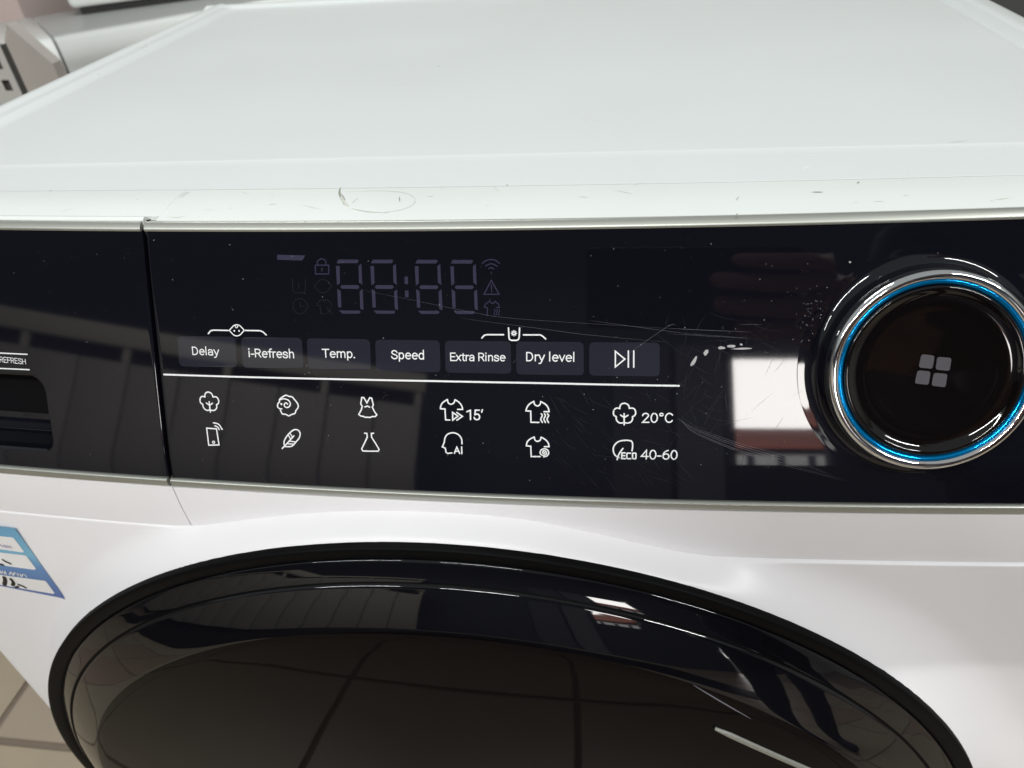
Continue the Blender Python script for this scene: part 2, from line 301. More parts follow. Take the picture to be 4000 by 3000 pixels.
30.73],[269.73,31.33],[269.0,31.87],[262.27,31.96]],[[260.74,22.42],[262.11,23.22],[262.03,29.52],[260.71,29.54]],[[260.68,13.72],[262.16,13.72],
[261.98,20.22],[260.74,21.11]],[[262.68,20.99],[269.18,20.95],[269.77,21.65],[268.92,22.36],[262.61,22.33],[262.02,21.63]]],[[[275.41,11.33],[283.21,
11.33],[283.45,11.81],[282.8,12.68],[274.69,12.68]],[[284.42,12.85],[283.3,13.71],[283.23,19.79],[284.54,20.83]],[[284.58,22.41],[283.35,23.29],
[283.38,29.91],[284.64,30.33]],[[274.89,30.6],[283.17,30.62],[283.47,31.22],[282.75,31.76],[276.12,31.83]],[[274.53,22.36],[275.89,23.16],[275.86,
29.41],[274.57,29.43]],[[274.38,13.72],[275.84,13.72],[275.73,20.17],[274.52,21.06]],[[276.43,20.94],[282.82,20.91],[283.42,21.61],[282.59,22.31],
[276.37,22.28],[275.78,21.58]]],[[[292.74,11.41],[300.4,11.43],[300.64,11.91],[300.01,12.76],[292.05,12.75]],[[301.6,12.94],[300.51,13.79],[300.53,
19.82],[301.82,20.85]],[[301.89,22.41],[300.68,23.29],[300.79,29.85],[302.04,30.26]],[[292.47,30.51],[300.59,30.55],[300.9,31.15],[300.2,31.68],
[293.7,31.73]],[[292.01,22.34],[293.36,23.14],[293.41,29.34],[292.14,29.35]],[[291.76,13.78],[293.2,13.78],[293.17,20.18],[291.99,21.05]],[[293.86,
20.94],[300.14,20.93],[300.73,21.62],[299.92,22.32],[293.82,22.26],[293.23,21.57]]],[[[306.35,11.48],[313.9,11.51],[314.14,11.99],[313.52,12.83],
[305.68,12.81]],[[315.1,13.01],[314.03,13.86],[314.1,19.85],[315.39,20.88]],[[315.47,22.43],[314.29,23.29],[314.46,29.81],[315.69,30.22]],[[306.26,
30.45],[314.27,30.51],[314.58,31.1],[313.9,31.63],[307.48,31.67]],[[305.74,22.34],[307.07,23.13],[307.18,29.29],[305.93,29.3]],[[305.41,13.83],
[306.82,13.84],[306.85,20.19],[305.7,21.06]],[[307.54,20.95],[313.73,20.95],[314.32,21.63],[313.53,22.32],[307.52,22.26],[306.93,21.57]]]],
"colon":[[[287.66,17.69],[289.0,17.69],[288.9,20.47],[287.63,20.47]],[[287.65,22.92],[288.99,22.91],[288.94,25.43],[287.63,25.44]]],"bar":[[237.14,
9.56],[248.55,9.79],[247.25,11.72],[237.0,11.46]],"scratches":[[[264.56,21.59],[289.33,26.29],[314.69,31.18],[328.6,33.14],[366.68,35.64],[403.59,
37.88]],[[308.35,33.16],[338.24,36.85],[357.34,39.27],[386.74,41.99]],[[356.79,33.74],[376.02,36.49],[403.7,40.23]],[[328.78,50.37],[329.87,48.69]],
[[365.12,51.48],[385.26,36.6],[388.91,35.86]],[[394.52,38.79],[415.48,40.65]],[[385.34,38.77],[415.48,40.65]],[[385.27,36.79],[415.53,38.32]],[[411.6,
35.5],[419.31,35.56]],[[390.19,70.33],[395.94,73.51],[413.51,80.03],[430.98,84.82],[443.16,89.81]],[[390.85,70.51],[396.16,74.13],[413.56,80.85],
[431.04,85.76],[445.8,91.0]],[[391.52,70.68],[396.37,74.72],[413.6,81.62],[431.1,86.66],[448.45,92.17]],[[392.18,70.91],[396.59,75.51],[413.65,82.65],
[431.18,87.85],[451.11,93.53]],[[392.84,71.04],[396.8,75.98],[413.69,83.27],[431.23,88.56],[453.74,94.58]]],"hair":[[[390.74,45.72],[392.47,41.27],
[392.56,37.19],[391.05,32.57]],[[387.27,84.5],[389.4,79.1],[392.22,75.19],[396.52,71.67]],[[407.12,51.28],[410.69,48.43],[413.74,46.02],[417.3,
43.26]],[[407.78,61.07],[408.04,63.46],[408.31,65.5],[408.66,67.9]],[[404.5,61.91],[405.6,62.12],[406.5,62.49],[407.45,63.13]],[[400.66,72.89],
[403.01,67.62],[405.08,63.19],[407.55,58.1]],[[400.95,72.86],[401.76,68.8],[403.11,65.6],[405.4,62.34]],[[411.32,38.96],[416.21,40.39],[420.16,42.33],
[424.39,45.39]],[[421.48,55.11],[422.9,50.93],[424.41,47.51],[426.5,43.76]],[[399.17,68.79],[403.9,70.72],[408.12,71.47],[413.07,71.25]],[[390.47,
65.82],[394.46,61.57],[397.98,58.1],[402.2,54.26]],[[403.94,55.96],[403.89,53.6],[404.1,51.62],[404.64,49.38]],[[351.39,70.37],[353.17,71.81],[354.63,
73.14],[356.26,74.77]],[[376.3,60.73],[377.92,61.38],[379.31,61.9],[380.95,62.47]],[[392.65,63.44],[392.78,58.6],[393.31,54.53],[394.42,49.92]],
[[391.74,69.19],[394.97,72.01],[398.16,73.68],[402.21,74.67]],[[412.78,33.51],[417.57,36.16],[421.95,37.56],[427.22,38.14]],[[424.16,87.68],[426.71,
83.21],[429.14,79.61],[432.25,75.69]],[[399.98,30.94],[404.08,32.56],[407.7,33.55],[411.99,34.21]],[[402.78,54.8],[404.24,49.63],[405.68,45.32],
[407.57,40.42]],[[391.2,57.14],[391.92,57.51],[392.54,57.79],[393.28,58.08]],[[400.12,61.09],[401.15,61.89],[402.11,62.44],[403.3,62.94]],[[394.23,
49.24],[396.79,51.23],[399.17,52.6],[402.14,53.76]],[[417.0,38.8],[419.48,37.5],[421.46,36.17],[423.6,34.39]],[[403.27,40.6],[405.94,41.72],[408.31,
42.33],[411.13,42.64]],[[391.51,93.43],[393.47,94.21],[395.15,94.9],[397.09,95.72]],[[389.17,56.11],[391.12,57.39],[392.75,58.55],[394.6,59.99]],
[[394.74,43.85],[396.68,44.99],[398.41,45.82],[400.48,46.64]],[[404.86,38.01],[405.09,37.08],[405.43,36.35],[405.99,35.6]],[[405.35,73.6],[410.24,
72.17],[414.44,71.07],[419.36,69.93]],[[414.76,37.58],[418.7,40.81],[422.31,43.22],[426.75,45.59]],[[397.42,41.6],[403.03,41.48],[407.79,41.16],
[413.28,40.52]],[[392.71,57.28],[394.86,53.68],[396.3,50.4],[397.51,46.38]],[[431.27,62.48],[434.76,60.13],[437.9,58.43],[441.74,56.83]],[[417.34,
68.24],[419.75,65.62],[421.91,63.5],[424.53,61.18]],[[395.63,39.67],[396.59,36.88],[397.66,34.62],[399.17,32.15]],[[401.55,78.43],[403.44,75.15],
[405.15,72.42],[407.26,69.35]],[[401.15,42.96],[404.29,44.33],[406.91,45.65],[409.9,47.36]],[[413.97,93.04],[415.2,87.77],[416.09,83.23],[416.94,
77.94]],[[424.61,53.26],[426.18,51.33],[427.36,49.54],[428.52,47.32]],[[398.91,65.05],[401.97,66.79],[404.8,67.64],[408.21,67.84]],[[392.12,49.48],
[393.63,46.58],[394.98,44.14],[396.61,41.34]],[[400.03,62.74],[400.09,61.55],[400.29,60.56],[400.7,59.47]],[[430.9,36.03],[431.25,35.19],[431.68,
34.56],[432.31,33.94]],[[421.48,49.24],[422.24,48.13],[422.9,47.21],[423.7,46.15]],[[405.24,51.28],[404.95,47.07],[405.01,43.49],[405.43,39.38]],
[[385.38,36.81],[385.4,35.18],[385.6,33.81],[386.05,32.27]],[[414.05,79.78],[414.23,78.05],[414.38,76.58],[414.55,74.86]],[[421.24,41.52],[421.16,
40.45],[421.33,39.58],[421.81,38.68]],[[391.73,71.75],[394.94,67.59],[398.07,64.45],[402.11,61.31]],[[384.48,60.05],[389.61,58.49],[393.21,55.74],
[396.1,51.2]],[[381.99,65.0],[383.73,60.28],[385.76,56.55],[388.69,52.63]],[[397.33,53.14],[399.11,55.33],[400.96,56.84],[403.43,58.09]],[[425.85,
75.95],[426.96,73.78],[427.96,71.96],[429.2,69.89]],[[399.74,59.54],[400.53,59.87],[401.21,60.14],[402.01,60.44]],[[380.67,37.78],[384.35,40.8],
[387.55,43.34],[391.34,46.23]],[[395.67,68.65],[396.28,63.78],[397.6,59.88],[400.01,55.81]],[[428.21,49.93],[428.66,49.13],[428.95,48.39],[429.14,
47.47]],[[389.35,45.44],[393.76,47.09],[397.35,48.96],[401.28,51.66]],[[412.99,46.1],[414.07,43.53],[414.33,41.14],[413.85,38.3]],[[342.78,62.5],
[347.96,72.1]],[[353.61,88.47],[356.53,92.88]],[[380.76,91.31],[385.87,93.64]],[[340.27,78.52],[347.32,81.75]],[[352.15,73.62],[355.92,76.97]],
[[362.52,75.1],[368.71,81.54]],[[364.42,93.68],[369.46,101.2]],[[377.53,79.2],[386.87,81.32]],[[362.59,81.35],[366.47,84.12]],[[345.27,62.98],[350.09,
65.44]],[[373.04,85.09],[381.54,92.33]],[[358.31,86.79],[360.61,88.17]],[[385.7,80.9],[388.55,89.39]],[[388.81,85.33],[395.31,89.89]],[[351.87,75.47],
[359.13,84.64]],[[374.03,74.48],[375.62,75.66]],[[360.96,64.98],[370.66,69.57]],[[377.39,74.31],[380.21,75.21]],[[379.21,77.43],[387.37,84.3]],
[[353.64,71.03],[357.62,73.27]],[[376.94,89.97],[382.77,97.74]],[[354.35,59.9],[358.06,66.46]],[[389.47,90.83],[394.13,94.91]],[[372.27,93.1],[376.62,
95.43]],[[359.05,82.38],[360.46,84.2]],[[347.04,79.28],[353.04,84.53]],[[349.99,66.03],[357.8,69.78]],[[382.18,61.06],[387.78,64.5]],[[388.63,93.66],
[395.7,98.0]],[[394.6,64.69],[398.03,72.84]],[[390.71,76.52],[392.95,79.24]],[[345.93,63.57],[351.24,69.59]],[[345.69,86.07],[353.26,92.62]],[[379.75,
93.17],[390.5,96.32]],[[379.22,95.43],[380.98,97.42]],[[353.08,72.34],[357.51,77.11]],[[380.93,84.89],[385.15,91.02]],[[362.42,62.06],[367.41,68.07]],
[[359.72,85.61],[370.8,86.62]],[[344.23,86.25],[350.83,92.68]],[[356.4,62.86],[364.3,67.35]],[[394.37,72.65],[397.78,76.03]],[[370.85,84.62],[374.17,
88.27]],[[359.97,90.93],[366.41,93.87]],[[345.2,75.7],[347.12,77.6]],[[357.44,61.36],[360.37,67.36]],[[398.73,79.72],[401.38,80.57]],[[363.83,90.01],
[364.72,91.9]],[[385.51,71.08],[389.37,76.3]],[[364.74,78.96],[366.54,80.7]],[[355.04,96.78],[357.55,98.09]],[[356.93,93.21],[362.8,99.96]],[[369.65,
61.39],[375.24,63.82]],[[375.97,90.45],[380.44,97.73]],[[378.5,59.16],[380.9,64.68]],[[390.44,86.8],[398.04,94.87]],[[364.5,96.89],[366.99,99.33]],
[[382.91,74.71],[393.81,77.13]],[[397.37,66.51],[402.76,70.03]],[[359.06,84.38],[361.19,86.8]]],"chips":[[[396.42,49.39],[395.98,50.25],[395.52,
50.53],[395.08,50.78],[394.71,50.65],[394.82,49.77],[395.36,48.8],[395.82,48.14],[396.39,47.21],[396.89,47.05],[396.97,47.69],[396.71,48.58]],
[[400.59,46.2],[400.23,46.79],[399.67,46.99],[399.46,46.54],[399.25,46.27],[399.22,45.81],[399.54,45.31],[399.91,44.78],[400.39,44.75],[400.86,44.72],
[400.87,45.26],[400.94,45.71]],[[406.96,44.06],[406.67,44.35],[406.05,44.46],[405.52,44.52],[404.86,44.55],[404.48,44.31],[404.31,44.05],[404.41,
43.78],[404.83,43.57],[405.47,43.42],[406.04,43.63],[406.59,43.78]],[[410.39,43.45],[410.35,43.71],[409.83,43.93],[408.97,43.89],[408.19,43.89],
[407.5,43.72],[407.65,43.44],[407.44,43.16],[408.16,43.02],[408.92,42.94],[409.74,42.99],[410.44,43.17]],[[412.91,42.95],[412.9,43.12],[412.63,43.14],
[412.37,43.17],[412.11,43.06],[411.98,42.9],[411.88,42.73],[411.95,42.58],[412.16,42.48],[412.47,42.46],[412.74,42.63],[412.95,42.79]],[[416.35,44.2],
[416.11,44.39],[414.68,44.57],[412.7,44.7],[411.1,44.65],[410.06,44.58],[408.7,44.5],[410.13,44.31],[410.96,44.15],[412.63,44.01],[414.37,44.01],
[415.49,44.09]],[[448.39,13.95],[448.25,14.11],[448.14,14.25],[447.92,14.33],[447.72,14.2],[447.55,14.1],[447.46,13.93],[447.49,13.75],[447.67,13.66],
[447.86,13.59],[448.05,13.69],[448.2,13.8]]],"dust":[[264.16,16.39,0.08],[231.28,29.08,0.07],[411.67,27.38,0.06],[371.21,38.41,0.07],[399.31,56.83,
0.1],[349.62,86.88,0.08],[347.35,4.72,0.06],[396.42,58.58,0.06],[123.5,45.38,0.1],[406.23,58.56,0.15],[353.59,52.02,0.06],[401.19,68.56,0.15],[159.66,
10.07,0.1],[246.43,52.78,0.15],[403.8,10.65,0.08],[163.4,79.37,0.08],[307.06,30.46,0.08],[330.36,87.45,0.1],[277.34,64.82,0.08],[250.37,61.24,0.1],
[153.76,38.37,0.06],[376.46,42.84,0.15],[379.61,19.45,0.07],[298.83,55.34,0.15],[338.26,87.04,0.15],[222.3,18.98,0.15],[429.88,79.18,0.08],[367.65,
21.22,0.1],[266.69,88.5,0.08],[319.21,68.94,0.06],[262.1,12.65,0.08],[405.7,27.2,0.1],[243.02,34.75,0.1],[142.64,33.54,0.07],[134.81,13.15,0.15],
[288.39,45.86,0.06],[217.78,5.78,0.15],[340.17,63.0,0.15],[255.42,36.93,0.06],[312.25,12.66,0.07],[163.59,56.78,0.06],[382.45,63.58,0.1],[300.99,
28.02,0.15],[306.13,80.19,0.06],[206.22,52.96,0.07],[277.81,62.64,0.07],[253.78,81.03,0.15],[146.52,33.9,0.1],[247.31,55.54,0.15],[374.44,26.54,0.07],
[412.68,26.88,0.1],[286.47,69.86,0.06],[176.48,22.97,0.06],[304.05,24.51,0.07],[192.39,11.87,0.1],[227.2,47.35,0.07],[340.67,53.94,0.07],[420.01,
33.96,0.15],[316.91,81.98,0.15],[289.88,96.35,0.07],[242.8,21.27,0.06],[101.65,103.91,0.08],[395.45,75.17,0.06],[184.34,51.66,0.06],[339.35,47.18,
0.1],[316.91,14.17,0.07],[192.11,19.63,0.15],[215.99,84.54,0.06],[279.03,63.67,0.07],[379.83,87.94,0.07],[382.92,55.94,0.15],[274.55,57.7,0.07],
[410.15,37.09,0.15],[343.97,77.61,0.06],[295.91,45.91,0.07],[419.48,14.06,0.1],[243.28,10.09,0.15],[371.38,79.91,0.15],[364.3,87.15,0.15],[202.75,
66.87,0.1],[263.53,12.39,0.08],[132.63,9.6,0.07],[407.94,38.49,0.07],[421.49,14.79,0.1],[393.36,23.27,0.1],[464.74,18.38,0.08],[306.96,74.93,0.08],
[422.4,82.52,0.1],[430.44,41.05,0.15],[199.98,34.65,0.08],[405.55,82.39,0.06],[198.49,55.1,0.07],[273.68,11.87,0.15],[297.8,79.91,0.08],[193.98,56.33,
0.1],[311.15,80.8,0.08],[409.39,84.09,0.1],[185.8,4.07,0.06],[405.8,36.79,0.1],[229.62,57.89,0.08],[365.04,51.97,0.07],[282.72,55.24,0.06],[216.96,
31.13,0.15],[143.05,57.58,0.07],[147.19,69.7,0.08],[151.36,77.44,0.1],[192.46,37.08,0.06],[247.82,67.87,0.06],[319.15,85.59,0.07],[303.41,16.99,0.08],
[368.07,55.23,0.15],[222.89,30.6,0.06],[357.77,10.33,0.1],[244.25,12.06,0.08],[371.35,41.6,0.08],[253.38,83.0,0.1],[255.53,68.44,0.1],[400.11,88.56,
0.15],[216.39,30.27,0.08],[308.38,86.92,0.15],[264.19,50.64,0.15],[350.79,44.2,0.07],[367.38,39.94,0.1],[173.61,9.56,0.08],[363.39,56.95,0.07],
[119.89,18.27,0.08],[135.55,14.54,0.06],[147.99,11.65,0.08],[237.41,66.1,0.06],[299.39,30.28,0.08],[335.11,96.7,0.15],[252.34,62.49,0.06],[301.07,
28.13,0.08],[416.18,69.18,0.1],[270.01,19.81,0.1],[110.73,74.68,0.08],[225.25,62.81,0.1],[278.18,20.96,0.07],[382.77,25.52,0.1],[162.68,58.57,0.06],
[260.35,60.96,0.07],[125.87,51.91,0.07],[135.77,25.99,0.08],[427.6,24.01,0.1],[114.17,76.12,0.07],[158.65,73.19,0.06],[226.4,9.31,0.06],[425.93,84.79,
0.15],[228.63,19.0,0.08],[248.27,39.84,0.07],[405.26,47.64,0.06],[421.75,45.77,0.07],[351.92,28.84,0.06],[392.07,4.85,0.07],[171.7,11.24,0.07],
[254.68,25.51,0.15],[319.16,81.38,0.06],[358.98,32.42,0.1],[268.0,27.87,0.07],[185.39,4.28,0.15],[197.57,93.96,0.15],[247.57,24.39,0.07],[278.21,
63.87,0.07],[235.68,73.62,0.07],[417.61,19.42,0.15],[359.37,67.74,0.15],[319.2,84.79,0.08],[393.43,11.32,0.07],[358.69,76.88,0.06],[390.22,61.28,
0.15],[315.01,51.15,0.06],[245.48,56.26,0.15],[181.13,81.83,0.1],[236.46,47.75,0.15],[363.83,33.77,0.07],[303.66,54.97,0.07],[413.47,58.48,0.06],
[199.48,73.68,0.08],[284.2,89.83,0.06],[376.1,31.51,0.06],[370.14,5.98,0.07],[493.13,40.91,0.1],[476.74,11.53,0.1],[365.89,7.96,0.15],[422.19,27.15,
0.15],[392.14,36.57,0.15],[277.62,81.64,0.07],[349.68,75.61,0.06],[234.4,99.4,0.1],[321.53,51.22,0.07],[421.09,45.62,0.1],[302.41,55.58,0.07],[253.56,
71.3,0.07],[145.97,82.73,0.1],[339.64,76.23,0.07],[112.59,76.13,0.07],[141.68,46.23,0.07],[423.03,51.32,0.15],[376.66,82.72,0.07],[383.15,54.14,0.06],
[423.35,56.35,0.06],[324.83,7.37,0.07],[342.8,26.22,0.08],[213.93,68.26,0.1],[386.8,54.72,0.1],[217.52,42.74,0.07],[273.38,3.31,0.06],[428.79,25.43,
0.08],[424.84,89.23,0.08],[423.94,94.11,0.06],[372.6,46.58,0.06],[336.51,61.02,0.06],[173.96,82.05,0.06],[160.39,32.97,0.07],[340.85,84.37,0.08],
[257.51,20.17,0.1],[223.99,100.81,0.1],[412.94,77.02,0.06],[250.41,56.19,0.07],[150.18,45.97,0.15],[113.24,52.92,0.1],[156.39,55.33,0.06],[222.13,
43.45,0.06],[355.95,61.82,0.15],[369.88,50.71,0.1],[332.71,36.53,0.07],[400.13,6.72,0.15],[289.37,4.29,0.1],[261.77,24.73,0.08],[320.27,26.21,0.08],
[144.66,95.01,0.15],[342.91,95.52,0.1],[125.41,96.12,0.06],[384.1,8.73,0.1],[331.05,84.35,0.07],[208.71,25.48,0.06],[424.27,42.16,0.07],[302.61,87.72,
0.1],[352.54,83.11,0.1],[461.23,31.06,0.08],[386.39,35.86,0.15],[235.32,66.09,0.08],[389.84,7.84,0.08],[272.96,77.77,0.07],[278.44,41.2,0.15],[231.82,
42.18,0.07],[361.22,72.17,0.06],[264.56,7.32,0.07],[435.32,32.84,0.1],[440.85,33.68,0.1],[436.38,49.87,0.1],[436.45,36.23,0.07],[437.91,28.67,0.07],
[436.02,30.02,0.1],[439.98,38.52,0.1],[434.73,35.78,0.14],[439.7,40.78,0.1],[433.63,41.5,0.14],[434.81,28.36,0.14],[436.96,33.73,0.07],[433.41,34.85,
0.14],[437.6,41.61,0.07],[440.85,22.65,0.14],[436.74,42.93,0.14],[439.3,33.43,0.14],[441.94,60.87,0.07],[433.59,14.27,0.1],[438.04,53.09,0.14],
[437.09,39.0,0.14],[439.13,30.12,0.14],[435.99,41.48,0.14],[438.59,43.42,0.1],[435.85,28.21,0.14],[438.24,30.03,0.07],[438.45,32.71,0.07],[430.47,
22.74,0.14],[440.96,40.9,0.07],[435.1,36.17,0.1],[435.82,31.65,0.14],[436.77,34.07,0.14],[438.52,24.78,0.07],[434.48,30.26,0.07],[431.65,36.35,0.07],
[437.62,39.53,0.14],[437.23,22.08,0.1],[441.34,41.78,0.07],[440.19,48.13,0.14],[443.34,42.36,0.07],[433.17,28.12,0.14],[434.17,28.48,0.14],[437.29,
27.27,0.14],[436.84,36.07,0.07],[434.05,32.58,0.14],[435.01,30.07,0.14],[443.23,48.8,0.14],[438.74,48.59,0.1],[437.75,27.48,0.1],[435.08,31.09,0.1],
[432.7,36.89,0.1],[439.16,27.54,0.14],[439.76,35.05,0.14],[442.21,37.74,0.14],[439.5,32.3,0.14],[430.97,31.94,0.1],[436.39,51.8,0.1],[441.08,35.59,
0.1],[439.53,37.51,0.07],[444.26,42.98,0.07],[444.73,43.83,0.1],[433.32,42.06,0.1],[439.04,43.98,0.07],[442.7,42.21,0.14],[438.16,38.06,0.1],[441.26,
29.84,0.07],[439.85,30.89,0.07],[436.66,33.45,0.07],[436.56,37.96,0.07],[434.99,23.1,0.1]],"scuffs":[[[[254.2,59.3],[256.2,52.3],[261.2,42.3]],0.9,1],
[[[257.5,54.3],[263.3,54.6],[271.8,54.8],[280.6,53.4],[286.2,50.0],[289.1,45.0],[288.0,40.3],[282.7,37.0],[273.9,36.1],[266.0,38.6]],0.35,0],[[[352.3,
46.4],[356.1,45.8]],0.4,0],[[[436.6,47.6],[440.5,47.4]],0.8,1],[[[453.8,54.4],[454.9,56.2]],0.8,1],[[[495.8,40.4],[500.8,41.7]],0.5,0],[[[498.4,96.9],
[506.6,98.4]],0.4,0],[[[507.6,79.4],[508.2,79.1]],0.8,1],[[[408.8,33.0],[408.5,29.7]],0.5,1],[[[440.5,86.2],[447.0,86.7]],0.4,2],[[[438.0,72.7],
[441.5,75.9]],0.5,2],[[[183.7,44.7],[185.9,53.5],[188.6,57.4]],0.35,0],[[[189.9,35.3],[194.8,34.2],[197.4,35.5]],0.35,0],[[[293.1,49.0],[295.8,48.4]],
0.4,0],[[[243.7,42.8],[252.4,39.0]],0.3,0],[[[365.6,51.9],[372.3,48.1]],0.3,0],[[[322.8,58.0],[323.4,59.5],[324.0,61.2]],0.4,0],[[[469.9,56.5],[470.4,
56.9],[470.8,57.1]],0.2,0],[[[317.4,40.9],[318.2,40.2],[319.1,39.5]],0.2,0],[[[274.2,57.6],[275.4,59.6],[276.5,62.1]],0.25,0],[[[214.6,39.7],[214.6,
41.2],[215.0,42.0]],0.2,0],[[[167.5,47.9],[168.4,49.5],[169.8,50.0]],0.25,1],[[[317.2,59.3],[319.2,55.6],[321.3,51.3]],0.25,0],[[[226.5,53.0],[227.1,
53.0],[227.9,52.6]],0.2,0],[[[448.7,39.1],[449.9,39.7],[450.9,39.6]],0.2,0],[[[140.5,39.8],[141.9,41.3],[143.3,42.9]],0.25,0],[[[494.3,40.3],[494.6,
39.7],[495.1,39.6]],0.25,0],[[[455.7,39.7],[457.6,40.1],[459.3,40.0]],0.25,0],[[[212.4,56.9],[215.0,54.6],[217.5,52.6]],0.2,0],[[[296.0,59.2],[297.0,
57.6],[298.0,55.8]],0.25,0],[[[466.9,44.0],[467.7,44.1],[468.6,44.2]],0.4,0],[[[263.8,43.3],[264.4,45.9],[265.1,48.3]],0.4,0],[[[409.4,41.9],[410.0,
43.3],[410.7,44.5]],0.25,1],[[[121.4,60.2],[121.9,61.1],[121.9,62.8]],0.4,1],[[[203.6,39.8],[206.0,39.8],[208.8,39.0]],0.2,0],[[[372.8,56.2],[374.6,
57.8],[376.4,59.7]],0.25,0],[[[257.3,49.8],[260.5,44.7],[263.5,40.8]],1.3,0],[[[257.0,52.3],[260.6,45.9]],0.5,1],[[[281.8,48.9],[283.2,44.0]],0.4,1],
[[[264.8,39.4],[272.7,36.8],[281.1,35.7]],0.6,0],[[[187.3,50.9],[188.1,54.2],[188.8,56.8]],0.7,0],[[[229.6,43.3],[232.5,44.2]],0.5,0]],
"logo":[[[471.35,45.49],[475.76,46.05],[475.47,50.71],[470.85,50.15]],[[476.62,46.47],[481.35,46.93],[481.17,51.54],[476.5,50.93]],[[470.65,51.13],
[474.98,51.58],[474.79,56.34],[470.09,55.79]],[[476.04,52.06],[480.6,52.51],[480.43,57.26],[475.73,56.6]]],"recess":[[105.41,62.97],[122.63,62.12],
[126.65,64.37],[127.75,91.99],[126.32,95.66],[99.62,97.17]],"sticker":{"out":[[51.14,714.21],[21.38,664.93],[48.21,661.28],[85.3,657.21],[85.05,
712.12],[76.37,712.25]],"f":[[[46.71,706.87],[39.82,695.46],[66.5,694.39],[79.62,693.75],[80.75,694.74],[80.47,704.27],[80.11,705.01],[72.39,705.04]],
[[38.48,693.23],[31.04,680.92],[58.94,680.7],[78.95,680.23],[80.4,681.29],[80.29,691.0],[79.86,691.66],[64.97,691.62]],[[27.28,674.7],[21.01,664.31],
[49.06,662.83],[79.95,660.64],[81.07,661.68],[81.0,670.73],[80.47,671.64],[54.18,672.09]]],"ink":[[[[63.76,685.87],[64.62,684.59],[66.72,683.4]],2.2],
[[[59.81,681.71],[61.19,681.55]],2.6],[[[55.67,670.4],[54.43,667.41],[51.78,663.68]],3.6],[[[59.25,669.58],[59.1,666.69],[57.14,664.18]],3.2],
[[[58.08,662.52],[60.28,663.6]],2.4],[[[61.48,665.46],[63.12,664.75],[64.65,663.44]],2.4]],"small":[[[[68.17,697.41],[69.62,698.3],[69.68,697.01]],
0.5],[[[70.13,696.78],[72.02,698.49],[71.63,696.37],[73.47,698.34]],0.5],[[[73.04,696.49],[74.72,698.18],[74.69,696.35]],0.5]],"wl":[[[[56.41,676.13],
[55.74,673.82],[57.93,675.99]],0.6],[[[57.47,673.69],[59.4,676.12],[58.57,673.51]],0.6],[[[60.68,673.7],[63.0,676.16],[62.61,673.59]],0.6],[[[63.08,
673.35],[64.93,676.05],[65.5,675.26]],0.6],[[[66.7,675.64],[65.65,673.3]],0.6],[[[68.0,675.48],[67.58,673.19],[69.88,675.65]],0.6],[[[70.76,675.44],
[70.77,673.19]],0.6]]}}''')

machine = tag(empty('washing_machine', (0, 0, 0)), 'white washing machine with tilted black control panel, blue ringed knob and black round door', 'washing machine')

# --- top plate
xr = [-.004, -.003, -.001, .002, .0045, .006, .009, .0115, .014, .017, .0205, .024, .03]
xs = xr + lin(.04, .565, 36) + [.574, .5775, .5795, .583, .5845, .5855, .588, .5905, .592, .595, .600, .605, .610, .6135, .6155]
def lidz(x, y):
    L = [(-.004, .8420), (-.003, .8432), (.002, .8470), (.0045, .8498), (.006, .8516), (.0075, .8520), (.009, .8512), (.0115, .8502), (.014, .8499), (.017, .8500), (.0205, .8497), (.024, .8482)]
    def f(a, T):
        if a <= T[0][0]: return T[0][1]
        for (p, zp), (q, zq) in zip(T, T[1:]):
            if a <= q: return zp+(zq-zp)*(a-p)/(q-p)
        return T[-1][1]
    RT = [(0, .8420), (.0025, .8455), (.0055, .8478), (.0115, .8492), (.0215, .8504), (.0235, .8490), (.0250, .8455), (.0275, .8445), (.0300, .8452), (.0325, .8474), (.036, .8482)]
    z = max(f(x, L) if x < .3 else 0, f(.6155-x, RT) if x >= .3 else 0)
    d = .4860-y                        # back rim
    zb = f(d, [(0, .8420), (.004, .8500), (.010, .8513), (.014, .8508), (.020, .8486), (.026, .8482)])
    if d < .026: z = min(z, zb) if d < .004 else max(z, zb) if d > .010 else min(max(z, zb), .8513)
    if y < .0955: z = z-.00014*min(1, (.0955-y)/.0012)-.012*(.0955-y) if x < .575 and x > .03 else z
    return z
def seam_y(x): return .0651-.0052*bow(x)
def lid(x, t):
    if t < 0: y = seam_y(x)
    else: y = seam_y(x)*(1-t)+.486*t
    return y
yv = [0, .0022, .004, .03, .065, .0800, .0828, .0860, .0890, .1]+lin(.14, .90, 22)+[.92, .94, .945, .95, .955, .96, .965, .97, .975, .98, .985, .99, .996, 1.0]
def lidpt(x, t):
    y = seam_y(x)*(1-t)+.486*t
    if .065 < t < .095:                # straight step line at y = .0955
        tt = (t-.0800)/.009; y = .0943+.0018*tt if 0 <= tt <= 1.01 else (seam_y(x)*(1-(t-.065)/.015)+.0943*((t-.065)/.015) if t < .08 else y)
    z = lidz(x, y)
    if t < .003: z -= .0009*(1-t/.0022) if t < .0022 else 0
    return (x, y, z)
top = grid('top_plate', xs, yv, lidpt, M['enamel'], machine, back=(0, 0, -.018))

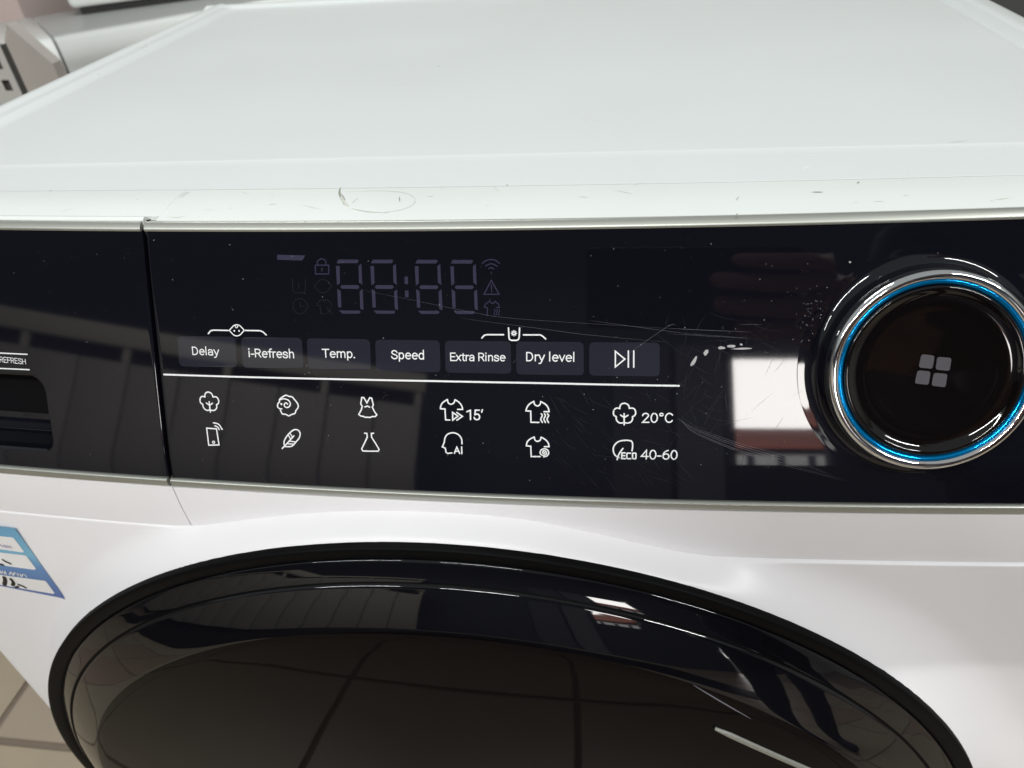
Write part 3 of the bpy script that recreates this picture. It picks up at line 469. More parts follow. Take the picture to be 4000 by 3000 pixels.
# --- white strip in front of the top plate, with the drawer's own ledge at its left
def strip_fn(y0f, z0, y1f, z1, drop=0.0):
    def fn(x, t):
        y = y0f(x)*(1-t)+y1f(x)*t
        z = z0+(z1-z0)*t + .0006*math.sin(math.pi*t)
        if t == 0: z -= .0008; y -= 0
        return (x, y, z)
    return fn
trim_y = lambda x: P0Y-PB*bow(x)+.0024
stv = [0, .02, .05, .1, .2, .35, .5, .65, .8, .9, .97, 1]
ledge_y = lambda x: trim_y(x)+.0032
sy0 = lambda x: seam_y(x)-.0003-.0015*min(1, max(0, (x-.16)/.25))
grid('front_strip', lin(GX1+.0045, .6095, 90), stv, strip_fn(sy0, .8491, trim_y, .8478), M['strip'], machine, back=(0, 0, -.012))
grid('front_strip', lin(.0, GX1+.0045, 40), stv, strip_fn(sy0, .8491, ledge_y, .8482), M['strip'], machine, back=(0, 0, -.012))

# drawer_ledge is added once the drawer exists
# --- drawer front and control panel: black glossy plates
S_L = PL
def inrec(x, s):
    """depth of the finger recess in the drawer front"""
    x1 = .1262+(s-.062)*.03; x0 = .022
    dx = min(x1-x, x-x0); ds = min(s-.0622, .0945-s); r = .006
    if dx < -.001 or ds < -.001: return 0
    if dx < r and ds < r: d = r-math.hypot(r-dx, r-ds)
    else: d = min(dx, ds)
    t = max(0, min(1, (d+.0004)/.0016))
    return .022*t
dv = [s*S_L for s in lin(0, 1, 150)]
def drawer_pt(x, s): return pan(x, s, -inrec(x, s)-(0.0004*max(0, 1-(GX0-x)/.0010)**2 if GX0-x < .0010 else 0))
dxs = lin(.0, .121, 90)+lin(.1215, .131, 28)+lin(.133, .176, 20)+[.1775, .1785, .1790, .1794, .1797, .1800, GX0]
drawer = grid('detergent_drawer', dxs, dv, drawer_pt, M['gloss'], machine, back=(0, .03, 0))
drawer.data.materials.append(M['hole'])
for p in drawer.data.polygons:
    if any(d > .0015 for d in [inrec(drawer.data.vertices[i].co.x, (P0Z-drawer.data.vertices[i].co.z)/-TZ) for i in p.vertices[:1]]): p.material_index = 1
def panel_pt(x, s): return pan(x, s, -(0.0005*max(0, 1-(x-GX1)/.0010)**2 if x-GX1 < .0010 else 0))
pxs = [GX1, GX1+.0002, GX1+.0005, GX1+.001, GX1+.0018]+lin(GX1+.004, .600, 130)
panel = grid('control_panel', pxs, [s*S_L for s in lin(0, 1, 90)], panel_pt, M['gloss'], machine, back=(0, .02, 0))
grid('ledge', lin(.0, GX0+.0006, 40), [0, .1, .3, .5, .7, .9, 1], strip_fn(lambda x: ledge_y(x)-.0005, .8483, trim_y, .8478), M['strip'], drawer, back=(0, 0, -.012))
# black sheet behind the gap, its colour stands in for the shade there
mesh('gap_shade_sheet', [pan(.176, -.001, -.008), pan(.186, -.001, -.008), pan(.186, S_L+.004, -.008), pan(.176, S_L+.004, -.008)], [(0, 1, 2, 3)], M['hole'], machine, False)

# --- silver trims
def trim(name, x0, x1, prof, parent, n=100):
    xs_ = lin(x0, x1, n)
    return grid(name, xs_, list(range(len(prof))), lambda x, k: (x, prof[k][0]-PB*bow(x), prof[k][1]), M['silver'], parent, back=(0, .006, -.001))
tp = [(P0Y+.0026, .8470), (P0Y+.0023, .8476), (P0Y+.0018, .8477), (P0Y+.0012, .8474), (P0Y+.0004, .8467), (P0Y-.0003, .8460), (P0Y-.0007, .8455), (P0Y-.0008, .8451), (P0Y-.0006, .8446)]
bp_ = [(P1Y+.0006, .7526), (P1Y-.0003, .7524), (P1Y-.0006, .7519), (P1Y-.0007, .7510), (P1Y-.0005, .7498), (P1Y-.0003, .7488), (P1Y-.0000, .7483), (P1Y+.0006, .7482)]
trim('upper_trim', 0, GX0, tp, drawer, 40); trim('upper_trim', GX1, .6, tp, panel)
trim('lower_trim', 0, GX0, bp_, drawer, 40); trim('lower_trim', GX1, .6, bp_, panel)

# --- white fascia under the panel, split where the drawer ends
def fas(x, t):
    z = .7478*(1-t)+zc(x)*t; y = yF(x)+.0003
    e = min(x, .6-x)
    if e < .006: y += .006-math.sqrt(max(0, .006**2-(.006-e)**2))
    return (x, y-.0012*math.sin(math.pi*t)*0.35, z)
tv = [0, .03, .1, .25, .5, .75, .9, 1]
grid('fascia', [0, .0005, .0015, .003, .005]+lin(.008, GX0+.0006, 45), tv, fas, M['plastic'], drawer, back=(0, .01, 0))
grid('fascia', lin(GX1-.0006, .592, 120)+[.595, .597, .5985, .5995, .6], tv, fas, M['plastic'], machine, back=(0, .01, 0))
# --- body front below the crease
def bodypt(x, t):
    z0 = zc(x)-.0001
    d = bt_z[int(round(t))]
    z = z0-d if d < .05 else (z0-.05)*(1-(d-.05)/(.70-.05)) if d < .70 else 0
    rr = .2780**2-((x-DX)/DU)**2
    g_ = (z0-(DZ+DV*math.sqrt(max(0, rr))))*.92; gap = max(.0010, .050*math.tanh(max(0, g_)/.050))
    k = min(1, d/gap); y0 = yF(x)+.0003; yt = body_y(x, z)
    crisp = min(1, d/.0009); crisp = math.sin(crisp*math.pi/2); step = .0005+.0008*max(0, min(1, (x-.30)/.09))
    e = min(x, .600-x); base = yF(x)+.0003
    if e < .008: base = y0+.008-math.sqrt(max(0, .008**2-(.008-e)**2))
    return (x, base-step*crisp+(yt-(base-step))*(1-(1-k)**2), z)
bt_z = [0, .0003, .0006, .0009, .0013, .0017, .0021, .0025, .0029, .0033]+[.0033+.0010*i for i in range(1, 47)]+[.050+.0022*i for i in range(1, 146)]+[.38+.02*i for i in range(1, 17)]
bt = list(range(len(bt_z)))
bxs = [0, .0004, .001, .002, .0035, .0055, .008]+lin(.011, .589, 380)+[.592, .5945, .5965, .598, .599, .5996, .6]
front = grid('front_panel', bxs, bt, bodypt, M['plastic'], machine, back=(0, .01, 0))
side = mesh('side_panel', [(0, .004, 0), (0, .486, 0), (0, .486, .842), (0, .05, .842), (0, .035, .83), (0, .004, .745)], [(0, 1, 2, 3, 4, 5)], M['steel'], machine, False)
side2 = mesh('side_panel', [(.6, .004, 0), (.6, .486, 0), (.6, .486, .842), (.6, .05, .842), (.6, .035, .83), (.6, .004, .745)], [(5, 4, 3, 2, 1, 0)], M['steel'], machine, False)
mesh('back_panel', [(0, .4861, 0), (.6, .4861, 0), (.6, .4861, .842), (0, .4861, .842)], [(0, 1, 2, 3)], M['steel'], machine, False)

# --- door
def dframe(r, a, h):
    k = math.sin(a); return Vector((DX+DU*r*math.cos(a), -.0305+(h+.0305)*(.88 if h < -.0305 else 1), DZ+r*k*(DV if k > 0 else DW)))
door = lathe('door', [(.2693, -.0326), (.2696, -.0334), (.2690, -.0341), (.2668, -.0358), (.2638, -.0380), (.2612, -.0399), (.2608, -.0401)], dframe, M['bezel'], machine, 220)
lathe('door_gasket', [(.2779, -.0285), (.2779, -.0335), (.2773, -.0342), (.2755, -.0344), (.2715, -.0342), (.2700, -.0334), (.2693, -.0325)], dframe, M['gasket'], door, 220)
lathe('door_groove', [(.2609, -.0399), (.2600, -.0387), (.2590, -.0402)], dframe, M['gasket'], door, 220)
dome = [(.2592, -.0402), (.2589, -.0408), (.2583, -.0414)]
nrm = [(.2583, 34), (.2540, 31.5), (.2490, 29), (.2440, 26.5), (.2405, 23.5), (.2380, 17), (.2350, 11), (.2310, 8.5), (.2200, 7), (.2000, 6), (.1700, 5), (.1300, 4), (.0900, 3), (.0500, 2), (.0, 0)]
P_ = []; yy = -.0414
for q, (r0, a_) in enumerate(nrm):
    if q: yy -= (nrm[q-1][0]-r0)*math.tan(R((a_+nrm[q-1][1])/2))
    P_.append((r0, yy))
dome += spline(P_, False, 5)[1:]
ks = min(range(len(dome)), key=lambda q: abs(dome[q][0]-.2380))
lathe('door_bezel', dome[:ks+1], dframe, M['bezel'], door, 220)
lathe('door_glass', dome[ks:], dframe, M['glass'], door, 220)
# chrome grip strip set in the glass, lower right
def glass_y(x, z):
    r = door_r(x, z)
    for (a, ya), (b, yb) in zip(dome, dome[1:]):
        if a >= r >= b: return -.0305+(yb+(ya-yb)*(r-b)/(a-b+1e-9)+.0305)*.88
    return -.0305+(dome[-1][1]+.0305)*.88
# --- knob
KX, KS = .4758, .0517
ky = P0Y-PB*bow(KX)+TY*KS; kz = P0Z+TZ*KS
XT = Vector((1, -PB*(-2*((KX-WD/2)/(WD/2)**2)), 0)).normalized()
TT = Vector((0, TY, TZ)); KN = XT.cross(-TT).normalized(); KN = KN if KN.y < 0 else -KN
TT = KN.cross(XT).normalized(); TT = TT if TT.z > 0 else -TT
KC = Vector((KX, ky, kz))
def kframe(r, a, h): return KC + XT*(r*math.cos(a)) + TT*(r*math.sin(a)) + KN*h
mm = lambda L: [(a/1000, b/1000) for a, b in L]
knob = lathe('knob', mm([(30.0, 7.6), (29.9, 8.8), (29.5, 9.35), (28.9, 9.5), (28.2, 9.3), (27.4, 8.8), (26.4, 8.3), (25.0, 8.03), (20, 7.95), (0.0, 7.95)]), kframe, M['knob'], machine, 180)
lathe('knob_surround', mm([(43.2, -.06), (42.2, .0), (41.0, .04), (39.8, .12), (38.7, .28), (37.7, .60), (36.9, 1.2), (36.3, 2.2), (35.95, 3.5), (35.7, 5.0), (35.4, 6.2), (34.8, 6.4)]), kframe, M['gloss'], knob, 180)
lathe('chrome_ring', mm([(35.1, 6.0), (35.25, 7.2), (35.15, 8.3), (34.8, 9.2), (34.2, 9.85), (33.5, 10.1), (32.6, 10.0), (31.95, 9.6), (31.75, 9.0)]), kframe, M['chrome'], knob, 200)
lathe('blue_ring', mm([(31.85, 8.9), (31.6, 9.3), (31.1, 9.35), (30.6, 9.05), (30.15, 8.5), (30.0, 7.8)]), kframe, M['blue'], knob, 200)
# logo squares on the dial
def kpt(xm, sm, h):
    d = Vector((xm/1000, P0Y-PB*bow(xm/1000)+TY*sm/1000, P0Z+TZ*sm/1000))-KC
    return KC+XT*d.dot(XT)+TT*d.dot(TT)+KN*h
def rounded(Q, r, n=5):
    out = []; k = len(Q)
    for i in range(k):
        a, b, c = Vector(Q[i-1]), Vector(Q[i]), Vector(Q[(i+1) % k])
        u, w = (a-b).normalized(), (c-b).normalized()
        p, q = b+u*r, b+w*r
        for j in range(n+1):
            t = j/n; out.append(tuple(p*(1-t)**2+b*2*t*(1-t)+q*t*t))
    return out
for q in DATA['logo']:
    pts = rounded(q, .95)
    mesh('logo_square', [kpt(a, b, .00812) for a, b in pts], [tuple(range(len(pts)))], M['logo'], knob, False)

# --- print, buttons and display on the panel
def on_panel(V, h): return [pan(a/1000, b/1000, h) for a, b in V]
def printed(name, strokes, dots, m, parent, h, w=None):
    V, F = [], []
    for k, (pts, sm, cl, wd) in enumerate(strokes):
        v, f = ribbon(pts, w or wd, bool(cl), bool(sm), step=None if (cl or sm) else 4)
        b = len(V); V += on_panel(v, h+k*3e-6); F += [tuple(i+b for i in q) for q in f]
    for x, s, r in dots:
        b = len(V); V += on_panel([(x+r*math.cos(t*math.pi/5), s+r*math.sin(t*math.pi/5)) for t in range(10)], h); F.append(tuple(range(b, b+10)))
    return mesh(name, V, F, m, parent, False)
for q in DATA['buttons']:
    Q = rounded(q, 1.9)
    b = mesh('touch_button', on_panel(Q, .00005), [tuple(range(len(Q)))], M['button'], panel, False)
for nm, lb, st, dt, tone in DATA['icons']:
    printed(nm, st, dt, M['print'], drawer if nm == 'print_line' else panel, .00012)
for nm, lb, st, dt, tone in DATA['dim']:
    printed(nm, st, dt, M[tone], panel, .00006)
for dg in DATA['segs']:
    for sg in dg: mesh('display_segment', on_panel(sg, .00006), [tuple(range(len(sg)))], M['seg'], panel, False)
for sg in DATA['colon']: mesh('colon_dot', on_panel(sg, .00006), [tuple(range(len(sg)))], M['seg'], panel, False)
mesh('display_bar', on_panel(DATA['bar'], .00006), [tuple(range(4))], M['seg'], panel, False)

def arc(cx, cy, rx, ry, a, b, n=14): return [(cx+rx*math.cos(R(a+(b-a)*i/n)), cy+ry*math.sin(R(a+(b-a)*i/n))) for i in range(n+1)]
GL = {   # advance, open strokes (points, smooth), closed loops, dots; cap height = 1
 'D': (.68, [([(.09, .06), (.09, .94), (.28, .94)]+arc(.28, .5, .29, .44, 85, -85)+[(.28, .06)], 0)], 1, []),
 'e': (.59, [([(.08, .40), (.53, .40)]+arc(.31, .38, .22, .32, 8, 312), 0)], 0, []),
 'l': (.26, [([(.11, .06), (.11, 1.03)], 0)], 0, []),
 'a': (.57, [([(.46, .06), (.46, .50), (.41, .65), (.28, .70), (.14, .66), (.09, .55)], 1), ([(.46, .41), (.27, .41), (.11, .35), (.07, .22), (.13, .09), (.27, .06), (.40, .12), (.46, .22)], 1)], 0, []),
 'y': (.53, [([(.04, .70), (.27, .10)], 0), ([(.49, .70), (.25, -.04), (.18, -.18), (.05, -.21)], 0)], 0, []),
 'i': (.26, [([(.11, .06), (.11, .70)], 0)], 0, [(.11, .95)]),
 '-': (.34, [([(.03, .37), (.29, .37)], 0)], 0, []),
 'R': (.65, [([(.09, .06), (.09, .94), (.33, .94)]+arc(.33, .71, .22, .23, 80, -80)+[(.33, .48), (.10, .48)], 0), ([(.35, .48), (.57, .06)], 0)], 0, []),
 'f': (.37, [([(.36, 1.0), (.25, .98), (.18, .87), (.18, .70), (.18, .06)], 0), ([(.03, .68), (.34, .68)], 0)], 0, []),
 'r': (.37, [([(.11, .06), (.11, .70)], 0), ([(.11, .45), (.18, .64), (.34, .68)], 1)], 0, []),
 's': (.54, [([(.46, .54), (.39, .66), (.26, .70), (.13, .65), (.09, .54), (.16, .44), (.31, .38), (.45, .30), (.46, .17), (.36, .07), (.25, .055), (.11, .11), (.06, .22)], 1)], 0, []),
 'h': (.58, [([(.11, .06), (.11, 1.03)], 0), ([(.11, .48), (.18, .63), (.30, .70), (.42, .65), (.47, .50), (.47, .40), (.47, .06)], 1)], 0, []),
 'T': (.64, [([(.03, .94), (.61, .94)], 0), ([(.32, .94), (.32, .06)], 0)], 0, []),
 'm': (.90, [([(.11, .06), (.11, .70)], 0), ([(.11, .48), (.17, .63), (.28, .70), (.39, .65), (.44, .50), (.44, .40), (.44, .06)], 1), ([(.44, .48), (.50, .63), (.61, .70), (.73, .65), (.78, .50), (.78, .40), (.78, .06)], 1)], 0, []),
 'p': (.59, [([(.11, -.21), (.11, .70)], 0), (arc(.30, .38, .20, .32, 180, -180, 20), 0)], 0, []),
 '.': (.26, [], 0, [(.11, .07)]),
 'S': (.63, [([(.55, .72), (.48, .87), (.32, .945), (.16, .88), (.10, .74), (.17, .60), (.33, .51), (.50, .42), (.57, .26), (.49, .11), (.32, .055), (.14, .12), (.06, .28)], 1)], 0, []),
 'd': (.59, [([(.47, .06), (.47, 1.03)], 0), (arc(.28, .38, .20, .32, 0, 360, 20), 0)], 0, []),
 'E': (.59, [([(.54, .94), (.10, .94), (.10, .06), (.54, .06)], 0), ([(.10, .51), (.49, .51)], 0)], 0, []),
 'x': (.52, [([(.06, .70), (.46, .06)], 0), ([(.46, .70), (.06, .06)], 0)], 0, []),
 't': (.36, [([(.18, .88), (.18, .20), (.23, .08), (.34, .06)], 0), ([(.03, .68), (.33, .68)], 0)], 0, []),
 'n': (.58, [([(.11, .06), (.11, .70)], 0), ([(.11, .48), (.18, .63), (.30, .70), (.42, .65), (.47, .50), (.47, .40), (.47, .06)], 1)], 0, []),
 'v': (.51, [([(.05, .70), (.26, .08), (.47, .70)], 0)], 0, []),
 '1': (.58, [([(.07, .79), (.35, .92), (.35, .06)], 0)], 0, []),
 '5': (.59, [([(.50, .94), (.17, .94), (.13, .50)], 0), ([(.13, .50), (.29, .58), (.45, .51), (.51, .32), (.45, .13), (.29, .06), (.13, .12), (.07, .27)], 1)], 0, []),
 "'": (.22, [([(.15, .98), (.09, .76)], 0)], 0, []),
 '2': (.60, [([(.09, .72), (.14, .87), (.30, .945), (.45, .87), (.49, .70), (.42, .54)], 1), ([(.42, .54), (.09, .06), (.54, .06)], 0)], 0, []),
 '0': (.61, [(arc(.30, .5, .215, .44, 90, 450, 24), 0)], 0, []),
 '\u00b0': (.40, [(arc(.19, .82, .115, .125, 0, 360, 14), 0)], 0, []),
 'C': (.68, [(arc(.34, .5, .265, .44, 38, 322, 20), 0)], 0, []),
 '4': (.61, [([(.43, .06), (.43, .94), (.06, .32), (.57, .32)], 0)], 0, []),
 '6': (.60, [([(.46, .94), (.27, .84), (.14, .64), (.10, .38)], 1), (arc(.315, .33, .215, .27, 180, 540, 20), 0)], 0, []),
 'F': (.58, [([(.54, .94), (.10, .94), (.10, .06)], 0), ([(.10, .50), (.48, .50)], 0)], 0, []),
 'H': (.70, [([(.10, .06), (.10, .94)], 0), ([(.59, .06), (.59, .94)], 0), ([(.10, .51), (.59, .51)], 0)], 0, []),
 ' ': (.28, [], 0, []),
}
for body, a, b, cap in DATA['texts']:
    items = []; x = 0
    for ch in body:
        adv, sts, cl, dots = GL[ch]
        for k, (P, sm) in enumerate(sts): items.append(([(x+px, py) for px, py in P], sm, bool(cl), k))
        for (px, py) in dots: items.append(([(x+px-.004, py), (x+px+.004, py)], 0, False, 0))
        x += adv
    x0 = min(p[0] for it in items for p in it[0])-.06; x1 = max(p[0] for it in items for p in it[0])+.06
    V, F = [], []
    for P, sm, cl, k in items:
        Q = [((p[0]-x0)/(x1-x0), p[1]) for p in P]
        Q = [(a[0]+(b[0]-a[0])*u, a[1]+(b[1]-a[1])*u-v*cap) for u, v in Q]
        v, f = ribbon(Q, cap*(.100 if body == 'REFRESH' else .126 if len(P) != 2 or abs(P[0][0]-P[1][0]) > .01 or P[0][1] != P[1][1] else .17), cl, bool(sm))
        n0 = len(V); V += on_panel(v, .00013+k*3e-6); F += [tuple(i+n0 for i in q) for q in f]
    mesh('lettering', V, F, M['print'], drawer if body == 'REFRESH' else panel, False)

# --- wear on the panel: each kind joined into one part
def wear(name, items, m, parent, h):
    V, F = [], []
    for k, (P, w, tp_) in enumerate(items):
        v, f = ribbon(P, w, False, True, caps=False, taper=tp_)
        b = len(V); V += on_panel(v, h+(k % 40)*1.2e-6); F += [tuple(i+b for i in q) for q in f]
    return tag(mesh(name, V, F, m, parent, False), kind='stuff')
random.seed(3)
wear('scratch_marks', [(P, random.uniform(.05, .10), True) for P in DATA['scratches'][:9]]+[(P, random.uniform(.05, .09), True) for P in DATA['scratches'][9:]], M['scratch'], panel, .00014)
wear('hair_scratches', [(P, random.uniform(.05, .11), True) for P in DATA['hair']], M['hair'], panel, .00019)
for c in DATA['chips']: mesh('residue_flake', on_panel(c, .00024), [tuple(range(len(c)))], M['chip'], panel, False)
V, F = [], []
for x, s, r in DATA['dust']:
    if GX0*1000-1 < x < GX1*1000+1 or inrec(x/1000, s/1000) > 0: continue
    b = len(V); a0 = random.random()*3; e = random.uniform(.6, 1.2)
    V += on_panel([(x+r*math.cos(a0+t*math.pi/3)*e, s+r*math.sin(a0+t*math.pi/3)) for t in range(6)], .00026); F.append(tuple(range(b, b+6)))
tag(mesh('dust', V, F, M['dust'], panel, False), kind='stuff')

# --- scuffs on the white strip and plate
def top_z(x, y):
    if y >= seam_y(x)-.0004: return lidz(x, y)
    t = (sy0(x)-y)/(sy0(x)-trim_y(x)); return .8491+(.8478-.8491)*t+.0006*math.sin(math.pi*max(0, min(1, t)))
groups = {0: [], 1: [], 2: []}
for P, w, kd in DATA['scuffs']: groups[kd].append((P, w))
for kd, nm, mt in ((0, 'faint_scuffs', 'faint'), (1, 'grime_scuffs', 'grime'), (2, 'pale_scratches', 'pale')):
    V, F = [], []
    for P, w in groups[kd]:
        if len(P) < 2: continue
        v, f = ribbon(P, w, False, len(P) > 2, caps=False, taper=True, step=None if len(P) > 2 else 1.0)
        b = len(V); V += [(a/1000, c/1000, top_z(a/1000, c/1000)+.00012) for a, c in v]; F += [tuple(i+b for i in q) for q in f]
    tag(mesh(nm, V, F, M[mt], machine, False), kind='stuff')

# --- price sticker on the body front
def on_front(V, h): return [(a/1000, body_y(a/1000, b/1000)-h, b/1000) for a, b in V]
def stk_mat():
    m = bpy.data.materials.new('blue_sticker'); m.use_nodes = True; nt = m.node_tree; b = nt.nodes['Principled BSDF']
    tc = nt.nodes.new('ShaderNodeTexCoord'); sx = nt.nodes.new('ShaderNodeSeparateXYZ'); cr = nt.nodes.new('ShaderNodeValToRGB')
    mr = nt.nodes.new('ShaderNodeMapRange'); mr.inputs[1].default_value = .655; mr.inputs[2].default_value = .715
    nt.links.new(tc.outputs['Object'], sx.inputs[0]); nt.links.new(sx.outputs['Z'], mr.inputs[0]); nt.links.new(mr.outputs[0], cr.inputs[0])
    e = cr.color_ramp.elements; e[0].color = (.085, .13, .36, 1); e[1].color = (.13, .33, .52, 1)
    k = cr.color_ramp.elements.new(.45); k.color = (.12, .25, .48, 1); k = cr.color_ramp.elements.new(.62); k.color = (.19, .43, .60, 1)
    nt.links.new(cr.outputs[0], b.inputs['Base Color']); b.inputs['Roughness'].default_value = .45
    return m
st = DATA['sticker']
def patch(name, poly, h, m, parent):
    """polygon draped on the body front: cut into a fine grid of slices"""
    bm = bmesh.new(); bm.faces.new([bm.verts.new((a, 0, b)) for a, b in poly])
    x0, x1 = min(a for a, b in poly), max(a for a, b in poly)
    x = x0+3
    while x < x1:
        bmesh.ops.bisect_plane(bm, geom=bm.verts[:]+bm.edges[:]+bm.faces[:], plane_co=(x, 0, 0), plane_no=(1, 0, 0)); x += 3
    z0, z1 = min(b for a, b in poly), max(b for a, b in poly); z = z0+3
    while z < z1:
        bmesh.ops.bisect_plane(bm, geom=bm.verts[:]+bm.edges[:]+bm.faces[:], plane_co=(0, 0, z), plane_no=(0, 0, 1)); z += 3
    for q in bm.verts: q.co = Vector(on_front([(q.co.x, q.co.z)], h)[0])
    me = bpy.data.meshes.new(name); bm.to_mesh(me); bm.free(); return link(name, me, m, parent, False)
sticker = patch('price_sticker', st['out'], .0003, stk_mat(), machine)
sticker['label'] = 'slanted blue and white price sticker with black marker writing, left of the door'
for f in st['f']: patch('sticker_field', f, .0005, M['field'], sticker)
def strokes(name, items, m, h):
    V, F = [], []
    for P, w in items:
        v, f = ribbon(P, w, False, len(P) > 2); b = len(V); V += on_front(v, h); F += [tuple(i+b for i in q) for q in f]
    mesh(name, V, F, m, sticker, False)
strokes('marker_writing', [(P, w*.62) for P, w in st['ink']], M['ink'], .0007)
strokes('small_print', st['small'], M['mauve'], .0007)
strokes('white_print', st['wl'], M['field'], .0007)

# chrome strip across the lower right of the glass
def gstrip(name, a, b, w, m, rise, n=24, tapered=False):
    V, F = [], []
    a, b = Vector(a), Vector(b); d = (b-a).normalized(); nn = Vector((-d.y, d.x))
    prof = [(-.5, 0), (-.42, .7), (-.15, 1), (.2, .95), (.45, .6), (.5, 0)]
    for i in range(n+1):
        t = i/n; c = a+(b-a)*t; ww = w*(min(1, .4+t*4) if not tapered else math.sin(math.pi*t)**.6+.05)
        for q, hh in prof:
            p = c+nn*(q*ww); V.append((p.x, glass_y(p.x, p.y)-rise*hh, p.y))
    k = len(prof)
    for i in range(n):
        for j in range(k-1): F.append((i*k+j, i*k+j+1, (i+1)*k+j+1, (i+1)*k+j))
    return mesh(name, V, F, m, door)
gstrip('grip_strip', (.4120, .6550), (.4560, .6245), .0026, M['silver'], .0012)
gstrip('door_scratch', (.4013, .6815), (.4264, .661), .0006, M['scratch'], .0001, tapered=True)

# ------------------------------------------------------------------ floor and room
grout = mat('grout', (0.17, 0.13, 0.10), 0.9, var=.15, scale=30)
floor = tag(mesh('floor', [(-6, -4.3, -.004), (4.5, -4.3, -.004), (4.5, 4.5, -.004), (-6, 4.5, -.004)], [(0, 1, 2, 3)], grout, None, False), kind='structure')
def tile_mat():
    m = bpy.data.materials.new('beige_tile'); m.use_nodes = True; nt = m.node_tree; b = nt.nodes['Principled BSDF']
    oi = nt.nodes.new('ShaderNodeObjectInfo'); cr = nt.nodes.new('ShaderNodeValToRGB'); cr.color_ramp.interpolation = 'CONSTANT'
    e = cr.color_ramp.elements; e[0].color = (.33, .27, .195, 1); e[1].color = (.31, .225, .168, 1); e[1].position = .45
    k = cr.color_ramp.elements.new(.75); k.color = (.32, .26, .20, 1)
    nt.links.new(oi.outputs['Random'], cr.inputs[0])
    tc = nt.nodes.new('ShaderNodeTexCoord'); n = nt.nodes.new('ShaderNodeTexNoise'); n.inputs['Scale'].default_value = 14; n.inputs['Detail'].default_value = 6
    nt.links.new(tc.outputs['Object'], n.inputs[0]); mr = nt.nodes.new('ShaderNodeMapRange'); mr.inputs[3].default_value = .88; mr.inputs[4].default_value = 1.1
    nt.links.new(n.outputs['Fac'], mr.inputs[0]); mx = nt.nodes.new('ShaderNodeMix'); mx.data_type = 'RGBA'; mx.blend_type = 'MULTIPLY'; mx.inputs[0].default_value = 1
    nt.links.new(cr.outputs[0], mx.inputs[6]); nt.links.new(mr.outputs[0], mx.inputs[7]); nt.links.new(mx.outputs[2], b.inputs['Base Color'])
    b.inputs['Roughness'].default_value = .35
    return m
TS = .42
t0 = box('tile', (.005, .005, -.012), (TS-.005, TS-.005, 0), tile_mat(), floor, .0015)
i0, i1, j0, j1 = -12, 8, -10, 7
first = True
for i in range(i0, i1):
    for j in range(j0, j1):
        o = t0 if first else t0.copy()
        if not first: COL.objects.link(o); o.parent = floor
        first = False
        o.location = (-.488+i*TS, .190+j*TS, random.uniform(-.0006, .0006))

wallm = mat('room_wall', (.44, .44, .43), .8, var=.05, scale=2)
darkw = mat('backlit_wall_shade', (.075, .078, .110), .6, var=.06, scale=2)  # backlit shade of the wall is put into this dark colour
# front wall (behind the camera) with an open doorway
DXA, DXB, DB, DH = 1.31, 1.92, 1.20, 2.09
fw = tag(empty('front_wall', (0, -4.1, 0)), 'wall across the shop, its backlit shade put into the colour, with a bright daylit window, mirrored in the black panel', 'wall')
box('wall_section', (-6, -.12, 0), (DXA, 0, 3.6), darkw, fw); box('pier', (DXB, -.12, 0), (3.0, 0, 3.6), darkw, fw); box('wall_section', (3.8, -.12, 0), (4.5, 0, 3.6), darkw, fw); box('lintel', (3.0, -.12, 2.05), (3.8, 0, 3.6), darkw, fw)
box('wall_section', (DXA, -.12, 0), (DXB, 0, DB), darkw, fw); box('sill', (DXA-.03, -.13, DB), (DXB+.03, .02, DB+.02), darkw, fw); box('lintel', (DXA, -.12, DH), (DXB, 0, 3.6), darkw, fw)
bw = tag(empty('back_wall', (0, 3.2, 0)), 'grey brown wall far behind the washing machine', 'wall')
box('wall_section', (-6, 0, 0), (4.5, .1, 2.9), wallm, bw)
lw = tag(empty('side_wall', (0, 0, 0)), 'pale side wall of the shop', 'wall'); box('wall_section', (-6.1, -4.2, 0), (-6, 3.2, 2.9), wallm, lw)
rw = tag(empty('side_wall', (0, 0, 0)), 'pale side wall beyond the right side', 'wall'); box('wall_section', (4.5, -4.2, 0), (4.6, 3.2, 2.9), wallm, rw)
box('pilaster', (.92, .001, 0), (1.22, .05, 2.13), mat('pilaster_paint', (.24, .24, .28), .6), fw); box('pilaster', (.50, .001, 0), (.88, .04, 2.13), mat('pilaster_dull', (.15, .15, .185), .6), fw)
# outside the doorway
skym = bpy.data.materials.new('bright_sky'); skym.use_nodes = True
nt = skym.node_tree; nt.nodes.clear(); e = nt.nodes.new('ShaderNodeEmission'); e.inputs[0].default_value = (1, .96, .93, 1); e.inputs[1].default_value = 22
ou = nt.nodes.new('ShaderNodeOutputMaterial'); nt.links.new(e.outputs[0], ou.inputs[0])
tag(mesh('sky', [(-1, -12, 0), (9, -12, 0), (9, -12, 4.6), (-1, -12, 4.6)], [(0, 1, 2, 3)], skym, None, False), kind='structure')
tag(mesh('street', [(-4, -12, -.05), (9, -12, -.05), (9, -4.2, -.05), (-4, -4.2, -.05)], [(0, 1, 2, 3)], mat('asphalt', (.06, .06, .06), .9), None, False), kind='structure')
hs = tag(empty('house', (2.6, -9, 0)), 'low house with red roof and white front across the street, mirrored in the panel', 'house')
hw = box('wall', (-3, -1, 0), (3, 0, 2.28), mat('house_wall', (.60, .60, .60), .8), hs)
